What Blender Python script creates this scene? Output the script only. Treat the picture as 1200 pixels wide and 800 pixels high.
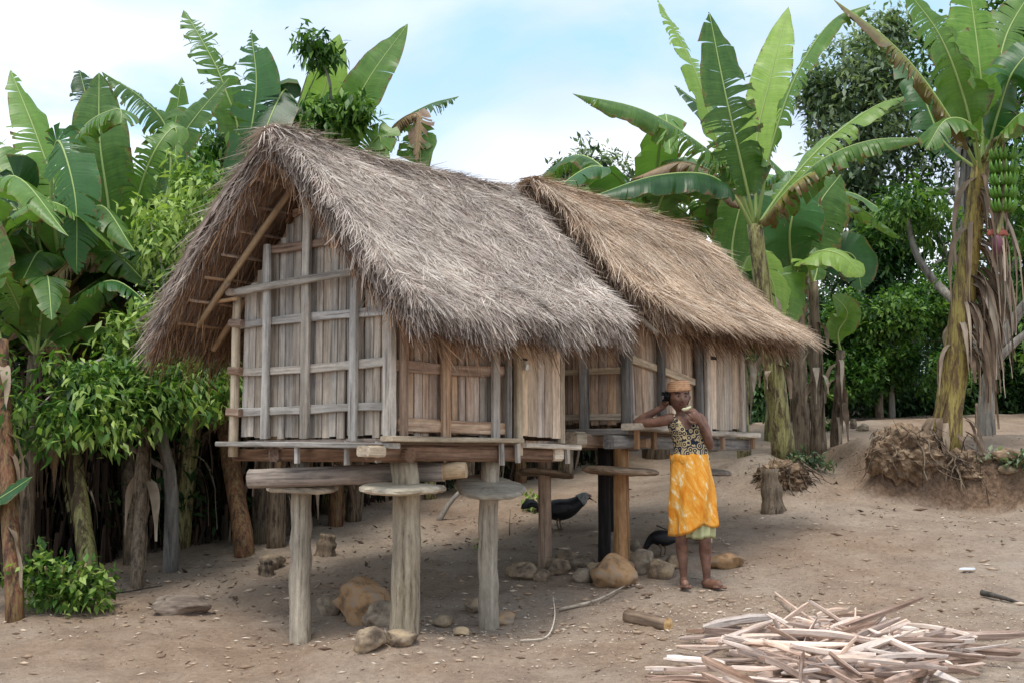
import bpy, bmesh, math, random
import numpy as np
from mathutils import Vector, Matrix, Quaternion
from math import pi, sin, cos, radians, sqrt, atan2, exp

for o in list(bpy.data.objects):
    bpy.data.objects.remove(o)
scene = bpy.context.scene
COL = scene.collection

# ------------------------------------------------------------------ camera
F = 1500.0; CAMZ = 1.5; TILT = math.atan(140.0 / F)
cam_d = bpy.data.cameras.new("camera"); cam = bpy.data.objects.new("camera", cam_d)
COL.objects.link(cam); scene.camera = cam
cam.location = (0, 0, CAMZ); cam.rotation_euler = (pi / 2 + TILT, 0, 0)
cam_d.sensor_width = 36; cam_d.lens = F / 1200 * 36
cam_d.clip_start = 0.05; cam_d.clip_end = 2000

# ------------------------------------------------------------------ light
SUN_EL, SUN_AZ = radians(71), radians(196)      # azimuth: clockwise from +Y (behind the camera, from the left)
sd = bpy.data.lights.new("sun", 'SUN'); sun = bpy.data.objects.new("sun", sd); COL.objects.link(sun)
sd.energy = 1.8; sd.angle = radians(22); sd.color = (1.0, 0.955, 0.88)
sdir = Vector((sin(SUN_AZ) * cos(SUN_EL), cos(SUN_AZ) * cos(SUN_EL), sin(SUN_EL)))
sun.rotation_euler = (-sdir).to_track_quat('-Z', 'Y').to_euler()
sun.location = (-4, -4, 12)

world = bpy.data.worlds.new("World"); scene.world = world; world.use_nodes = True
nt = world.node_tree; nt.nodes.clear()
def N(nt, t, **kw):
    n = nt.nodes.new(t)
    for k, v in kw.items():
        if k in n.inputs.keys() if hasattr(n.inputs, 'keys') else False: n.inputs[k].default_value = v
        else: setattr(n, k, v)
    return n
def L(nt, a, b): nt.links.new(a, b)
def ramp(nt, stops, interp='LINEAR'):
    r = nt.nodes.new('ShaderNodeValToRGB'); cr = r.color_ramp; cr.interpolation = interp
    while len(cr.elements) < len(stops): cr.elements.new(0.5)
    for e, (p, c) in zip(cr.elements, stops):
        e.position = p; e.color = (c[0], c[1], c[2], 1) if not isinstance(c, (int, float)) else (c, c, c, 1)
    return r
out = N(nt, 'ShaderNodeOutputWorld'); bg = N(nt, 'ShaderNodeBackground')
sky = N(nt, 'ShaderNodeTexSky'); sky.sky_type = 'NISHITA'; sky.sun_disc = False
sky.sun_elevation = SUN_EL; sky.sun_rotation = SUN_AZ; sky.dust_density = 1.5; sky.air_density = 1.0
tc = N(nt, 'ShaderNodeTexCoord')
mp = N(nt, 'ShaderNodeMapping'); mp.inputs['Scale'].default_value = (1.0, 1.0, 2.2); mp.inputs['Location'].default_value = (0.35, 0.1, 0.22)
L(nt, tc.outputs['Generated'], mp.inputs['Vector'])
n1 = N(nt, 'ShaderNodeTexNoise'); n1.inputs['Scale'].default_value = 3.0; n1.inputs['Detail'].default_value = 7; n1.inputs['Roughness'].default_value = 0.52; n1.inputs['Distortion'].default_value = 0.25
n2 = N(nt, 'ShaderNodeTexNoise'); n2.inputs['Scale'].default_value = 1.6; n2.inputs['Detail'].default_value = 4
L(nt, mp.outputs[0], n1.inputs['Vector']); L(nt, mp.outputs[0], n2.inputs['Vector'])
cov = ramp(nt, [(0.36, 0.0), (0.47, 0.72), (0.60, 1.0)]); L(nt, n1.outputs['Fac'], cov.inputs[0])
ccol = ramp(nt, [(0.42, (2.9, 3.5, 4.7)), (0.54, (4.4, 4.8, 5.5)), (0.66, (7.6, 7.7, 7.8))]); L(nt, n2.outputs['Fac'], ccol.inputs[0])
blue = N(nt, 'ShaderNodeMix'); blue.data_type = 'RGBA'; blue.inputs[0].default_value = 0.55
L(nt, sky.outputs[0], blue.inputs[6]); blue.inputs[7].default_value = (2.9, 4.6, 5.4, 1)
mx = N(nt, 'ShaderNodeMix'); mx.data_type = 'RGBA'
L(nt, cov.outputs[0], mx.inputs[0]); L(nt, blue.outputs[2], mx.inputs[6]); L(nt, ccol.outputs[0], mx.inputs[7])
L(nt, mx.outputs[2], bg.inputs[0]); bg.inputs[1].default_value = 0.15
L(nt, bg.outputs[0], out.inputs[0])
scene.view_settings.view_transform = 'Standard'; scene.view_settings.look = 'None'
scene.view_settings.exposure = 0.64; scene.view_settings.gamma = 1.0
scene.cycles.max_bounces = 7; scene.cycles.transparent_max_bounces = 6

# ------------------------------------------------------------------ maths helpers
rnd = random.Random(7)
RN = np.random.default_rng(11)

def at(px, py, d):
    """point seen at target pixel (1200x800) at forward distance d"""
    a = (px - 600) / F; b = (400 - py) / F
    y = cos(TILT) - b * sin(TILT); z = sin(TILT) + b * cos(TILT)
    return Vector((a / y * d, d, CAMZ + z / y * d))

def _hash(ix, iy, s):
    v = np.sin(ix * 127.1 + iy * 311.7 + s * 74.7) * 43758.5453
    return v - np.floor(v)
def vnoise(x, y, s=0):
    x = np.asarray(x, float); y = np.asarray(y, float)
    ix = np.floor(x); iy = np.floor(y); fx = x - ix; fy = y - iy
    fx = fx * fx * (3 - 2 * fx); fy = fy * fy * (3 - 2 * fy)
    a = _hash(ix, iy, s); b = _hash(ix + 1, iy, s); c = _hash(ix, iy + 1, s); d = _hash(ix + 1, iy + 1, s)
    return (a * (1 - fx) + b * fx) * (1 - fy) + (c * (1 - fx) + d * fx) * fy * 1.0
def fbm(x, y, s=0, o=4):
    t = 0; a = 1; n = 0
    for k in range(o):
        t = t + a * (vnoise(np.asarray(x) * 2 ** k, np.asarray(y) * 2 ** k, s + k) - 0.5); n += a; a *= 0.5
    return t / n

BUMPS = [(-0.7, 8.2, .55, .09), (-1.43, 8.8, .5, -.09), (-0.17, 8.9, .5, -.08), (1.4, 9.6, .6, -.03),
         (2.75, 14.1, .75, .38), (4.7, 12.75, .6, -.16)]
def hgt(x, y):
    x = np.asarray(x, float); y = np.asarray(y, float)
    yy = np.where(y < 7, 7 + (y - 7) * 0.35, y)
    far = np.maximum(yy - 20.5, 0)
    yy = np.where(yy > 20.5, 20.5 + 4 * (1 - np.exp(-far / 8)), yy)
    xx = np.clip(x, -9, 12)
    z = 0.4 + 0.13 * (yy - 8.6) + 0.03 * xx
    for bx, by, r, h in BUMPS:
        z = z + h * np.exp(-((x - bx) ** 2 + (y - by) ** 2) / (r * r))
    S_ = lambda t: np.clip(t, 0, 1) ** 2 * (3 - 2 * np.clip(t, 0, 1))
    edge = 12.95 + .35 * fbm(x * 1.3, x * 0 + 2, 31, 3) - .12 * np.clip(x - 4.5, 0, 2)
    z = z + .46 * S_((y - edge) / .16) * S_((x - 3.45) / .5) * (1 - S_((y - 14) / 3.5))
    z = z + 0.10 * fbm(x * 0.5, y * 0.5, 3, 3) + 0.06 * fbm(x * 2.1, y * 2.1, 9, 4)
    return z
def H(x, y): return float(hgt(x, y))
def gp(px, py):
    """ground point seen at a target pixel"""
    d = 5.0; last = None
    while d < 40:
        p = at(px, py, d)
        if p.z <= H(p.x, p.y): break
        d += 0.04
    return Vector((p.x, p.y, H(p.x, p.y)))
def on(px, d):
    x = (px - 600) / F * d * 1.0
    return Vector((x, d, H(x, d)))

def lin(h):
    if isinstance(h, str):
        h = h.lstrip('#'); c = [int(h[i:i + 2], 16) / 255 for i in (0, 2, 4)]
        return tuple((v / 12.92 if v <= 0.04045 else ((v + 0.055) / 1.055) ** 2.4) for v in c)
    return h

# ------------------------------------------------------------------ object helpers
def mesh_np(name, V, Fc, mats, parent=None, loc=None, tint=None, uv=None, smooth=False, midx=None):
    V = np.asarray(V, dtype=np.float32); Fc = np.asarray(Fc, dtype=np.int32)
    me = bpy.data.meshes.new(name); k = Fc.shape[1]; m = Fc.shape[0]
    me.vertices.add(len(V)); me.vertices.foreach_set('co', V.ravel())
    me.loops.add(m * k); me.loops.foreach_set('vertex_index', Fc.ravel())
    me.polygons.add(m); me.polygons.foreach_set('loop_start', np.arange(0, m * k, k, dtype=np.int32))
    if tint is not None:
        a = me.attributes.new('tint', 'FLOAT', 'POINT'); a.data.foreach_set('value', np.asarray(tint, dtype=np.float32))
    if uv is not None:
        l = me.uv_layers.new(name='UVMap'); l.data.foreach_set('uv', np.asarray(uv, dtype=np.float32)[Fc.ravel()].ravel())
    me.update(calc_edges=True)
    if smooth: me.polygons.foreach_set('use_smooth', np.ones(m, dtype=bool))
    if midx is not None: me.polygons.foreach_set('material_index', np.asarray(midx, dtype=np.int32))
    for q in (mats if isinstance(mats, (list, tuple)) else [mats]): me.materials.append(q)
    o = bpy.data.objects.new(name, me); COL.objects.link(o)
    if parent is not None: o.parent = parent
    if loc is not None: o.location = loc
    return o

class MB:
    """collects polygons for ONE mesh"""
    def __init__(s): s.v = []; s.f = []; s.m = []; s.t = []; s.uv = []
    def add(s, vs, fs, mi=0, tint=None, uv=None):
        b = len(s.v); s.v += [tuple(p) for p in vs]; s.f += [tuple(i + b for i in f) for f in fs]
        s.m += [mi] * len(fs); s.t += list(tint) if tint is not None and hasattr(tint, '__len__') else [tint or 0.0] * len(vs)
        s.uv += list(uv) if uv is not None else [(0, 0)] * len(vs)
    def build(s, name, mats, parent=None, loc=None, smooth=False, origin=None):
        vs = s.v
        if origin is not None: vs = [(p[0] - origin[0], p[1] - origin[1], p[2] - origin[2]) for p in vs]
        me = bpy.data.meshes.new(name); me.from_pydata(vs, [], s.f)
        l = me.uv_layers.new(name='UVMap')
        li = [0] * len(me.loops); me.loops.foreach_get('vertex_index', li)
        l.data.foreach_set('uv', np.asarray(s.uv, dtype=np.float32)[li].ravel())
        a = me.attributes.new('tint', 'FLOAT', 'POINT'); a.data.foreach_set('value', np.asarray(s.t, dtype=np.float32))
        me.polygons.foreach_set('material_index', s.m)
        if smooth: me.polygons.foreach_set('use_smooth', [True] * len(me.polygons))
        for q in (mats if isinstance(mats, (list, tuple)) else [mats]): me.materials.append(q)
        me.update()
        o = bpy.data.objects.new(name, me); COL.objects.link(o)
        if parent is not None: o.parent = parent
        if loc is not None: o.location = loc
        return o

def tag(o, label=None, cat=None, group=None, kind=None):
    if label: o['label'] = label
    if cat: o['category'] = cat
    if group: o['group'] = group
    if kind: o['kind'] = kind
    return o
def empty(name, loc, rz=0):
    o = bpy.data.objects.new(name, None); COL.objects.link(o); o.location = loc; o.rotation_euler = (0, 0, rz)
    o.empty_display_size = 0.2
    return o

def catmull(P, n):
    P = [Vector(p) for p in P]
    if len(P) == 2: return [P[0].lerp(P[1], i / (n - 1)) for i in range(n)]
    Q = [P[0] * 2 - P[1]] + P + [P[-1] * 2 - P[-2]]; m = len(P) - 1; o = []
    for i in range(n):
        t = i / (n - 1) * m; k = min(int(t), m - 1); u = t - k
        a, b, c, d = Q[k:k + 4]
        o.append(0.5 * ((2 * b) + (c - a) * u + (2 * a - 5 * b + 4 * c - d) * u * u + (3 * b - a - 3 * c + d) * u ** 3))
    return o
def frames(path, hint=Vector((0.13, 0.2, 1))):
    T = []
    for i in range(len(path)):
        a = path[max(i - 1, 0)]; b = path[min(i + 1, len(path) - 1)]
        T.append((b - a).normalized() if (b - a).length > 1e-9 else Vector((0, 0, 1)))
    U = hint - T[0] * hint.dot(T[0])
    if U.length < 1e-3: U = T[0].orthogonal()
    U.normalize(); out = []
    for t in T:
        U = U - t * U.dot(t); U.normalize(); out.append((t, U, t.cross(U)))
    return out
def tube(mb, path, rad, sides=8, mi=0, tint=0.0, cap=True, rough=0.0, rng=rnd, flat=1.0):
    fr = frames(path); vs = []; uv = []; n = len(path); ln = 0
    jit = [1 + rng.uniform(-rough, rough) for _ in range(sides)]
    for i, (p, (t, U, W)) in enumerate(zip(path, fr)):
        if i: ln += (p - path[i - 1]).length
        r = rad[i] if hasattr(rad, '__len__') else rad
        for k in range(sides):
            a = 2 * pi * k / sides; rr = r * (jit[k] + rng.uniform(-rough, rough) * 0.5)
            vs.append(p + U * cos(a) * rr + W * sin(a) * rr * flat); uv.append((k / sides, ln))
    fs = [(i * sides + k, i * sides + (k + 1) % sides, (i + 1) * sides + (k + 1) % sides, (i + 1) * sides + k) for i in range(n - 1) for k in range(sides)]
    if cap: fs += [tuple(range(sides - 1, -1, -1)), tuple((n - 1) * sides + k for k in range(sides))]
    mb.add(vs, fs, mi, tint, uv)
def loft(mb, rings, mi=0, tint=0.0, cap=True, uv=True):
    n = len(rings); k = len(rings[0]); vs = [p for r in rings for p in r]
    fs = [(i * k + j, i * k + (j + 1) % k, (i + 1) * k + (j + 1) % k, (i + 1) * k + j) for i in range(n - 1) for j in range(k)]
    if cap: fs += [tuple(range(k - 1, -1, -1)), tuple((n - 1) * k + j for j in range(k))]
    mb.add(vs, fs, mi, tint, [(j / k, i / max(n - 1, 1)) for i in range(n) for j in range(k)])

# ------------------------------------------------------------------ materials
def newmat(name):
    m = bpy.data.materials.new(name); m.use_nodes = True; nt = m.node_tree; nt.nodes.clear()
    o = nt.nodes.new('ShaderNodeOutputMaterial'); b = nt.nodes.new('ShaderNodeBsdfPrincipled')
    L(nt, b.outputs[0], o.inputs[0]); b.inputs['Specular IOR Level'].default_value = 0.3
    return m, nt, b, o
def noise(nt, vec, scale, detail=4, rough=0.55, sc3=None, dist=0):
    if sc3:
        mp = nt.nodes.new('ShaderNodeMapping'); mp.inputs['Scale'].default_value = sc3; L(nt, vec, mp.inputs['Vector']); vec = mp.outputs[0]
    n = nt.nodes.new('ShaderNodeTexNoise'); n.inputs['Scale'].default_value = scale; n.inputs['Detail'].default_value = detail
    n.inputs['Roughness'].default_value = rough; n.inputs['Distortion'].default_value = dist; L(nt, vec, n.inputs['Vector'])
    return n.outputs['Fac']
def mixc(nt, f, a, b, mode='MIX'):
    m = nt.nodes.new('ShaderNodeMix'); m.data_type = 'RGBA'; m.blend_type = mode
    for s, i in ((f, 0), (a, 6), (b, 7)):
        if isinstance(s, (int, float)): m.inputs[i].default_value = s
        elif isinstance(s, tuple): m.inputs[i].default_value = (*s[:3], 1)
        else: L(nt, s, m.inputs[i])
    return m.outputs[2]
def math_(nt, op, a, b=0.0):
    m = nt.nodes.new('ShaderNodeMath'); m.operation = op
    for i, s in enumerate((a, b)):
        if isinstance(s, (int, float)): m.inputs[i].default_value = s
        else: L(nt, s, m.inputs[i])
    return m.outputs[0]
def bump(nt, b, h, strength=0.4, dist=0.01):
    n = nt.nodes.new('ShaderNodeBump'); n.inputs['Strength'].default_value = strength; n.inputs['Distance'].default_value = dist
    L(nt, h, n.inputs['Height']); L(nt, n.outputs[0], b.inputs['Normal'])
def objvec(nt, shift=True):
    tc = nt.nodes.new('ShaderNodeTexCoord'); oi = nt.nodes.new('ShaderNodeObjectInfo')
    if not shift: return tc.outputs['Object'], oi.outputs['Random']
    a = nt.nodes.new('ShaderNodeVectorMath'); a.operation = 'ADD'
    sc = nt.nodes.new('ShaderNodeVectorMath'); sc.operation = 'SCALE'; sc.inputs[0].default_value = (37.0, 17.0, 53.0)
    L(nt, oi.outputs['Random'], sc.inputs['Scale']); L(nt, tc.outputs['Object'], a.inputs[0]); L(nt, sc.outputs[0], a.inputs[1])
    return a.outputs[0], oi.outputs['Random']

def wood(name, dark, mid, light, along='X', grain=1.0, rough=0.85, blot=None):
    """weathered timber, grain along local axis"""
    m, nt, b, o = newmat(name); v, r = objvec(nt)
    s = {'X': (1.0, 17, 17), 'Z': (17, 17, 1.0)}[along]
    g = noise(nt, v, 2.0 * grain, 5, 0.6, s, 0.3)
    g2 = noise(nt, v, 2.2, 3, 0.5, {'X': (0.6, 4, 4), 'Z': (4, 4, .6)}[along])
    c = ramp(nt, [(0.28, lin(dark)), (0.46, lin(mid)), (0.72, lin(light))]); L(nt, g, c.inputs[0])
    c2 = ramp(nt, [(0.3, 0.68), (0.7, 1.12)]); L(nt, g2, c2.inputs[0])
    col = mixc(nt, 1.0, c.outputs[0], c2.outputs[0], 'MULTIPLY')
    hv = nt.nodes.new('ShaderNodeHueSaturation'); L(nt, col, hv.inputs['Color'])
    L(nt, math_(nt, 'ADD', math_(nt, 'MULTIPLY', r, 0.50), 0.72), hv.inputs['Value'])
    r2 = math_(nt, 'FRACT', math_(nt, 'MULTIPLY', r, 7.31)); L(nt, math_(nt, 'ADD', math_(nt, 'MULTIPLY', r2, 0.4), 0.55), hv.inputs['Saturation'])
    col = hv.outputs[0]
    ck = noise(nt, v, 2.0, 4, .7, {'X': (.9, 42, 42), 'Z': (42, 42, .9)}[along], .2); cf = ramp(nt, [(.33, .5), (.40, 1.0)]); L(nt, ck, cf.inputs[0]); col = mixc(nt, 1.0, col, cf.outputs[0], 'MULTIPLY')
    sp_ = noise(nt, v, 34, 4, .75, {'X': (.35, 1, 1), 'Z': (1, 1, .35)}[along]); sf = ramp(nt, [(.35, .82), (.65, 1.14)]); L(nt, sp_, sf.inputs[0]); col = mixc(nt, 1.0, col, sf.outputs[0], 'MULTIPLY'); g = math_(nt, 'ADD', g, math_(nt, 'MULTIPLY', cf.outputs[0], .5))
    if blot:
        f = ramp(nt, [(0.5, 0.0), (0.62, 1.0)]); L(nt, noise(nt, v, 2.5, 3, .6, (.5, 1, 1)), f.inputs[0])
        col = mixc(nt, f.outputs[0], col, lin(blot))
    L(nt, col, b.inputs['Base Color']); b.inputs['Roughness'].default_value = rough
    bump(nt, b, g, 0.55, 0.006)
    return m
M = {}
M['plank_grey'] = wood('weathered_grey_board', '76675a', 'b09d87', 'cdbda7')
M['plank_warm'] = wood('warm_brown_board', '7e5b41', 'bc9572', 'dabb99')
M['plank_new'] = wood('pale_new_board', 'ab8560', 'dab892', 'ecd4b4')
M['batten_grey'] = wood('grey_batten', '766a5f', 'b0a494', 'cdc2b4')
M['batten_brown'] = wood('brown_batten', '5d4230', '9c7350', 'bd9a76')
M['pale_wood'] = wood('pale_ledge_wood', '8d7558', 'c8af8c', 'e2cfae')
M['beam'] = wood('red_brown_beam', '46301f', '7c583d', '9c785a')
M['dark_post'] = wood('dark_grey_post', '4f4842', '837c74', 'a39d95')
M['leg_grey'] = wood('grey_olive_leg', '6b5c47', 'a59377', 'c2b296')
M['leg_brown'] = wood('brown_leg', '64462f', 'a07548', 'c0956a')
M['leg_black'] = wood('charred_leg', '12100f', '262220', '3c3733')
M['disc'] = wood('rat_guard_wood', '857459', 'b5a283', 'cbbb9f', grain=.35)
M['disc_brown'] = wood('brown_rat_guard_wood', '5f4a38', '9a7e60', 'b99c7b', grain=.5)
M['log'] = wood('bark_log', '54453a', '8c7560', 'ab947b')
M['cut'] = wood('fresh_cut_wood', 'a5763c', 'd9ab6a', 'ecca94')
M['bamboo'] = wood('bamboo_pole', '7a5b3a', 'a88257', 'c9a97c', grain=.4, rough=.6)
M['split'] = wood('split_firewood', 'c6967a', 'eac7ac', 'f6e1d0', grain=.8)
M['splitbark'] = wood('firewood_bark', '6e4e3c', 'a07c64', 'c6a590', grain=.8)
M['bark'] = wood('grey_tree_bark', '4a443c', '857c70', 'aaa294', 'Z', .5)
M['bark_dark'] = wood('dark_tree_bark', '2b2520', '4e443a', '6e6355', 'Z', .5)

def strawmat(name, stops, rough=0.85):
    m, nt, b, o = newmat(name); a = nt.nodes.new('ShaderNodeAttribute'); a.attribute_name = 'tint'
    c = ramp(nt, [(p, lin(q)) for p, q in stops]); L(nt, a.outputs['Fac'], c.inputs[0])
    v, r = objvec(nt, False); n = noise(nt, v, 2.6, 5, .65)
    f = ramp(nt, [(0.32, 0.70), (0.66, 1.12)]); L(nt, n, f.inputs[0])
    L(nt, mixc(nt, 1.0, c.outputs[0], f.outputs[0], 'MULTIPLY'), b.inputs['Base Color']); b.inputs['Roughness'].default_value = rough
    return m
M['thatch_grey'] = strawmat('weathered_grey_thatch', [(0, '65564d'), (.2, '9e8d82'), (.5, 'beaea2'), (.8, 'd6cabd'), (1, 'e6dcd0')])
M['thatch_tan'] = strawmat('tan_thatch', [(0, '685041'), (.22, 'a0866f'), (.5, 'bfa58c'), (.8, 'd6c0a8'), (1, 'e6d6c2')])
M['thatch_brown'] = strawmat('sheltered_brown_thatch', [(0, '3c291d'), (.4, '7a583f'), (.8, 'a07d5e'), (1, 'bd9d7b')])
M['dry_dark'] = strawmat('rotting_brown_leaf', [(0, '1e1712'), (.35, '3f3127'), (.7, '6b5748'), (1, '9c8773')])
M['dry'] = strawmat('dry_banana_leaf', [(0, '43352a'), (.35, '7c6855'), (.7, 'a8947f'), (1, 'c9baa6')])

def leafmat(name, dark, mid, light, trans=0.35, rough=0.45, spec=0.35):
    m, nt, b, o = newmat(name); a = nt.nodes.new('ShaderNodeAttribute'); a.attribute_name = 'tint'
    c = ramp(nt, [(0, lin(dark)), (.5, lin(mid)), (1, lin(light))]); L(nt, a.outputs['Fac'], c.inputs[0])
    L(nt, c.outputs[0], b.inputs['Base Color']); b.inputs['Roughness'].default_value = rough; b.inputs['Specular IOR Level'].default_value = spec
    t = nt.nodes.new('ShaderNodeBsdfTranslucent'); L(nt, mixc(nt, 1.0, c.outputs[0], (1.0, 1.15, .45), 'MULTIPLY'), t.inputs[0])
    ms = nt.nodes.new('ShaderNodeMixShader'); ms.inputs[0].default_value = trans
    L(nt, b.outputs[0], ms.inputs[1]); L(nt, t.outputs[0], ms.inputs[2]); L(nt, ms.outputs[0], o.inputs[0])
    return m
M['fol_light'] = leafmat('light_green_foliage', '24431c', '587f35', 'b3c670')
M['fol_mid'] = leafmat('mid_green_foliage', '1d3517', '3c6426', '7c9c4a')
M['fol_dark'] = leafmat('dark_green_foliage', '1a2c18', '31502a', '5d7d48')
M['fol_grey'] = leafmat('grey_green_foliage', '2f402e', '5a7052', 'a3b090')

def bananamat(name, dark, light, brown=0.25, trans=0.3):
    m, nt, b, o = newmat(name)
    uv = nt.nodes.new('ShaderNodeUVMap'); sep = nt.nodes.new('ShaderNodeSeparateXYZ'); L(nt, uv.outputs[0], sep.inputs[0])
    oi = nt.nodes.new('ShaderNodeObjectInfo'); r = oi.outputs['Random']
    g1 = noise(nt, uv.outputs[0], 1.0, 3, .6, (55, 1.2, 1)); g2 = noise(nt, uv.outputs[0], 2.0, 4, .6, (2, 1.4, 1))
    c = ramp(nt, [(0.25, lin(dark)), (0.75, lin(light))])
    L(nt, math_(nt, 'ADD', math_(nt, 'MULTIPLY', g1, .35), math_(nt, 'ADD', math_(nt, 'MULTIPLY', g2, .35), math_(nt, 'MULTIPLY', r, .32))), c.inputs[0])
    geo = nt.nodes.new('ShaderNodeNewGeometry')
    col = mixc(nt, math_(nt, 'MULTIPLY', geo.outputs['Backfacing'], .3), c.outputs[0], lin('86a468'))
    e = math_(nt, 'ADD', sep.outputs[1], math_(nt, 'MULTIPLY', noise(nt, uv.outputs[0], 3.0, 4, .7, (4, 1, 1)), 1.3))
    er = ramp(nt, [(0.0, 0.0), (1.0, 1.0)]); er.color_ramp.elements[0].position = min(0.985, .985 - brown * .35); L(nt, math_(nt, 'MULTIPLY', e, .58), er.inputs[0])
    bc = ramp(nt, [(0.2, lin('b39a4e')), (0.6, lin('6f5238'))]); L(nt, er.outputs[0], bc.inputs[0])
    col = mixc(nt, er.outputs[0], col, bc.outputs[0])
    L(nt, col, b.inputs['Base Color']); b.inputs['Roughness'].default_value = 0.38; b.inputs['Specular IOR Level'].default_value = .45
    bump(nt, b, g1, .35, .006)
    t = nt.nodes.new('ShaderNodeBsdfTranslucent'); L(nt, mixc(nt, 1.0, col, (1.1, 1.25, .5), 'MULTIPLY'), t.inputs[0])
    ms = nt.nodes.new('ShaderNodeMixShader'); ms.inputs[0].default_value = trans
    L(nt, b.outputs[0], ms.inputs[1]); L(nt, t.outputs[0], ms.inputs[2]); L(nt, ms.outputs[0], o.inputs[0])
    return m
M['ban'] = bananamat('banana_leaf_green', '2a4e1f', '759a42')
M['ban_pale'] = bananamat('banana_leaf_pale', '4a7829', 'a5c25f', .1, .4)
M['ban_dark'] = bananamat('banana_leaf_dark', '1b3a1b', '46753a', .15)
M['ban_brown'] = bananamat('banana_leaf_browned', '5c6b35', '93914f', 2.1)
M['ban_dead'] = bananamat('banana_leaf_dead', '6d5540', 'ad937a', 2.4, .15)
m, nt, b, o = newmat('banana_midrib'); b.inputs['Base Color'].default_value = (*lin('9db06a'), 1); b.inputs['Roughness'].default_value = .4; M['rib'] = m
m, nt, b, o = newmat('dry_midrib'); b.inputs['Base Color'].default_value = (*lin('8d7350'), 1); b.inputs['Roughness'].default_value = .8; M['rib_dry'] = m

def trunkmat(name, stops, blot, blotf=(.5, .62)):
    m, nt, b, o = newmat(name); v, r = objvec(nt)
    uv = nt.nodes.new('ShaderNodeUVMap')
    g = noise(nt, v, 2.0, 6, .75, (24, 24, .9)); c = ramp(nt, [(p, lin(q)) for p, q in stops]); L(nt, g, c.inputs[0])
    f = ramp(nt, [(blotf[0], 0.0), (blotf[1], 1.0)]); L(nt, noise(nt, v, 2.2, 6, .75, (7, 7, 1.6)), f.inputs[0])
    L(nt, mixc(nt, f.outputs[0], c.outputs[0], lin(blot)), b.inputs['Base Color']); b.inputs['Roughness'].default_value = .6
    bump(nt, b, g, .6, .02); return m
M['stem'] = trunkmat('banana_stem_green', [(.3, '544c2a'), (.45, '8f8a52'), (.6, 'b3ad7c'), (.72, '7a6a4c')], '5b4c3a', (.46, .56))
M['stem_yellow'] = trunkmat('banana_stem_yellow', [(.3, '5f4a26'), (.44, '958142'), (.58, 'b5a661'), (.68, '765a34')], '6b563c', (.46, .56))
M['stem_red'] = trunkmat('banana_stem_red_brown', [(.3, '412c20'), (.45, '784c38'), (.6, '857349'), (.75, 'a38f72')], '3c2c22')
M['stem_dry'] = trunkmat('banana_stem_dry', [(.3, '3b3028'), (.45, '6f5f4e'), (.62, '93826c'), (.75, '57492f')], '40342a')

def simple(name, col, rough=.8, var=.2, scale=8, metal=0, spec=.3, bumpd=0):
    m, nt, b, o = newmat(name); v, r = objvec(nt); n = noise(nt, v, scale, 4, .6)
    c = lin(col); cr = ramp(nt, [(.3, tuple(x * (1 - var) for x in c)), (.7, tuple(min(1, x * (1 + var)) for x in c))]); L(nt, n, cr.inputs[0])
    L(nt, cr.outputs[0], b.inputs['Base Color']); b.inputs['Roughness'].default_value = rough; b.inputs['Metallic'].default_value = metal
    b.inputs['Specular IOR Level'].default_value = spec
    if bumpd: bump(nt, b, n, .5, bumpd)
    return m

# ground
m, nt, b, o = newmat('trodden_earth'); v, r = objvec(nt, False)
big = noise(nt, v, .55, 5, .6); med = noise(nt, v, 3.0, 6, .65); fine = noise(nt, v, 26, 6, .75); grit = noise(nt, v, 120, 3, .7)
c1 = ramp(nt, [(.32, lin('7f6e60')), (.5, lin('a08d7b')), (.68, lin('b5a390'))]); L(nt, med, c1.inputs[0])
c2 = ramp(nt, [(.38, lin('9b806a')), (.62, lin('a8998a'))]); L(nt, big, c2.inputs[0])
col = mixc(nt, .5, c1.outputs[0], c2.outputs[0])
f = ramp(nt, [(.3, .72), (.55, 1.0), (.75, 1.16)]); L(nt, fine, f.inputs[0]); col = mixc(nt, 1.0, col, f.outputs[0], 'MULTIPLY')
f2 = ramp(nt, [(.3, .8), (.7, 1.15)]); L(nt, grit, f2.inputs[0]); col = mixc(nt, 1.0, col, f2.outputs[0], 'MULTIPLY')
geo = nt.nodes.new('ShaderNodeNewGeometry'); spz = nt.nodes.new('ShaderNodeSeparateXYZ'); L(nt, geo.outputs['Normal'], spz.inputs[0])
fs_ = ramp(nt, [(.55, 1.0), (.86, 0.0)]); L(nt, spz.outputs[2], fs_.inputs[0])
soilc = ramp(nt, [(.35, lin('5a4839')), (.65, lin('917762'))]); L(nt, fine, soilc.inputs[0]); col = mixc(nt, fs_.outputs[0], col, soilc.outputs[0])
L(nt, col, b.inputs['Base Color']); b.inputs['Roughness'].default_value = .95; b.inputs['Specular IOR Level'].default_value = .1
bump(nt, b, math_(nt, 'ADD', math_(nt, 'MULTIPLY', fine, 1.0), math_(nt, 'MULTIPLY', med, 1.6)), .8, .03)
M['earth'] = m
def rockmat(name, a, bb, c):
    m, nt, b, o = newmat(name); v, r = objvec(nt); n = noise(nt, v, 9, 6, .65); cr = ramp(nt, [(.35, lin(a)), (.5, lin(bb)), (.66, lin(c))])
    L(nt, n, cr.inputs[0]); L(nt, cr.outputs[0], b.inputs['Base Color']); b.inputs['Roughness'].default_value = .95; bump(nt, b, noise(nt, v, 40, 5, .7), .6, .01)
    return m
M['rock'] = rockmat('brown_rock', '5e5145', '93816c', 'b39c7c')
M['rock_orange'] = rockmat('orange_brown_rock', '75604c', 'a88560', '9a8a78')
M['rock_grey'] = rockmat('grey_rock', '5a4f43', '897a68', 'a69782')
M['soil'] = rockmat('crumbly_soil', '4b3d30', '7a6550', 'a08970')

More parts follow.
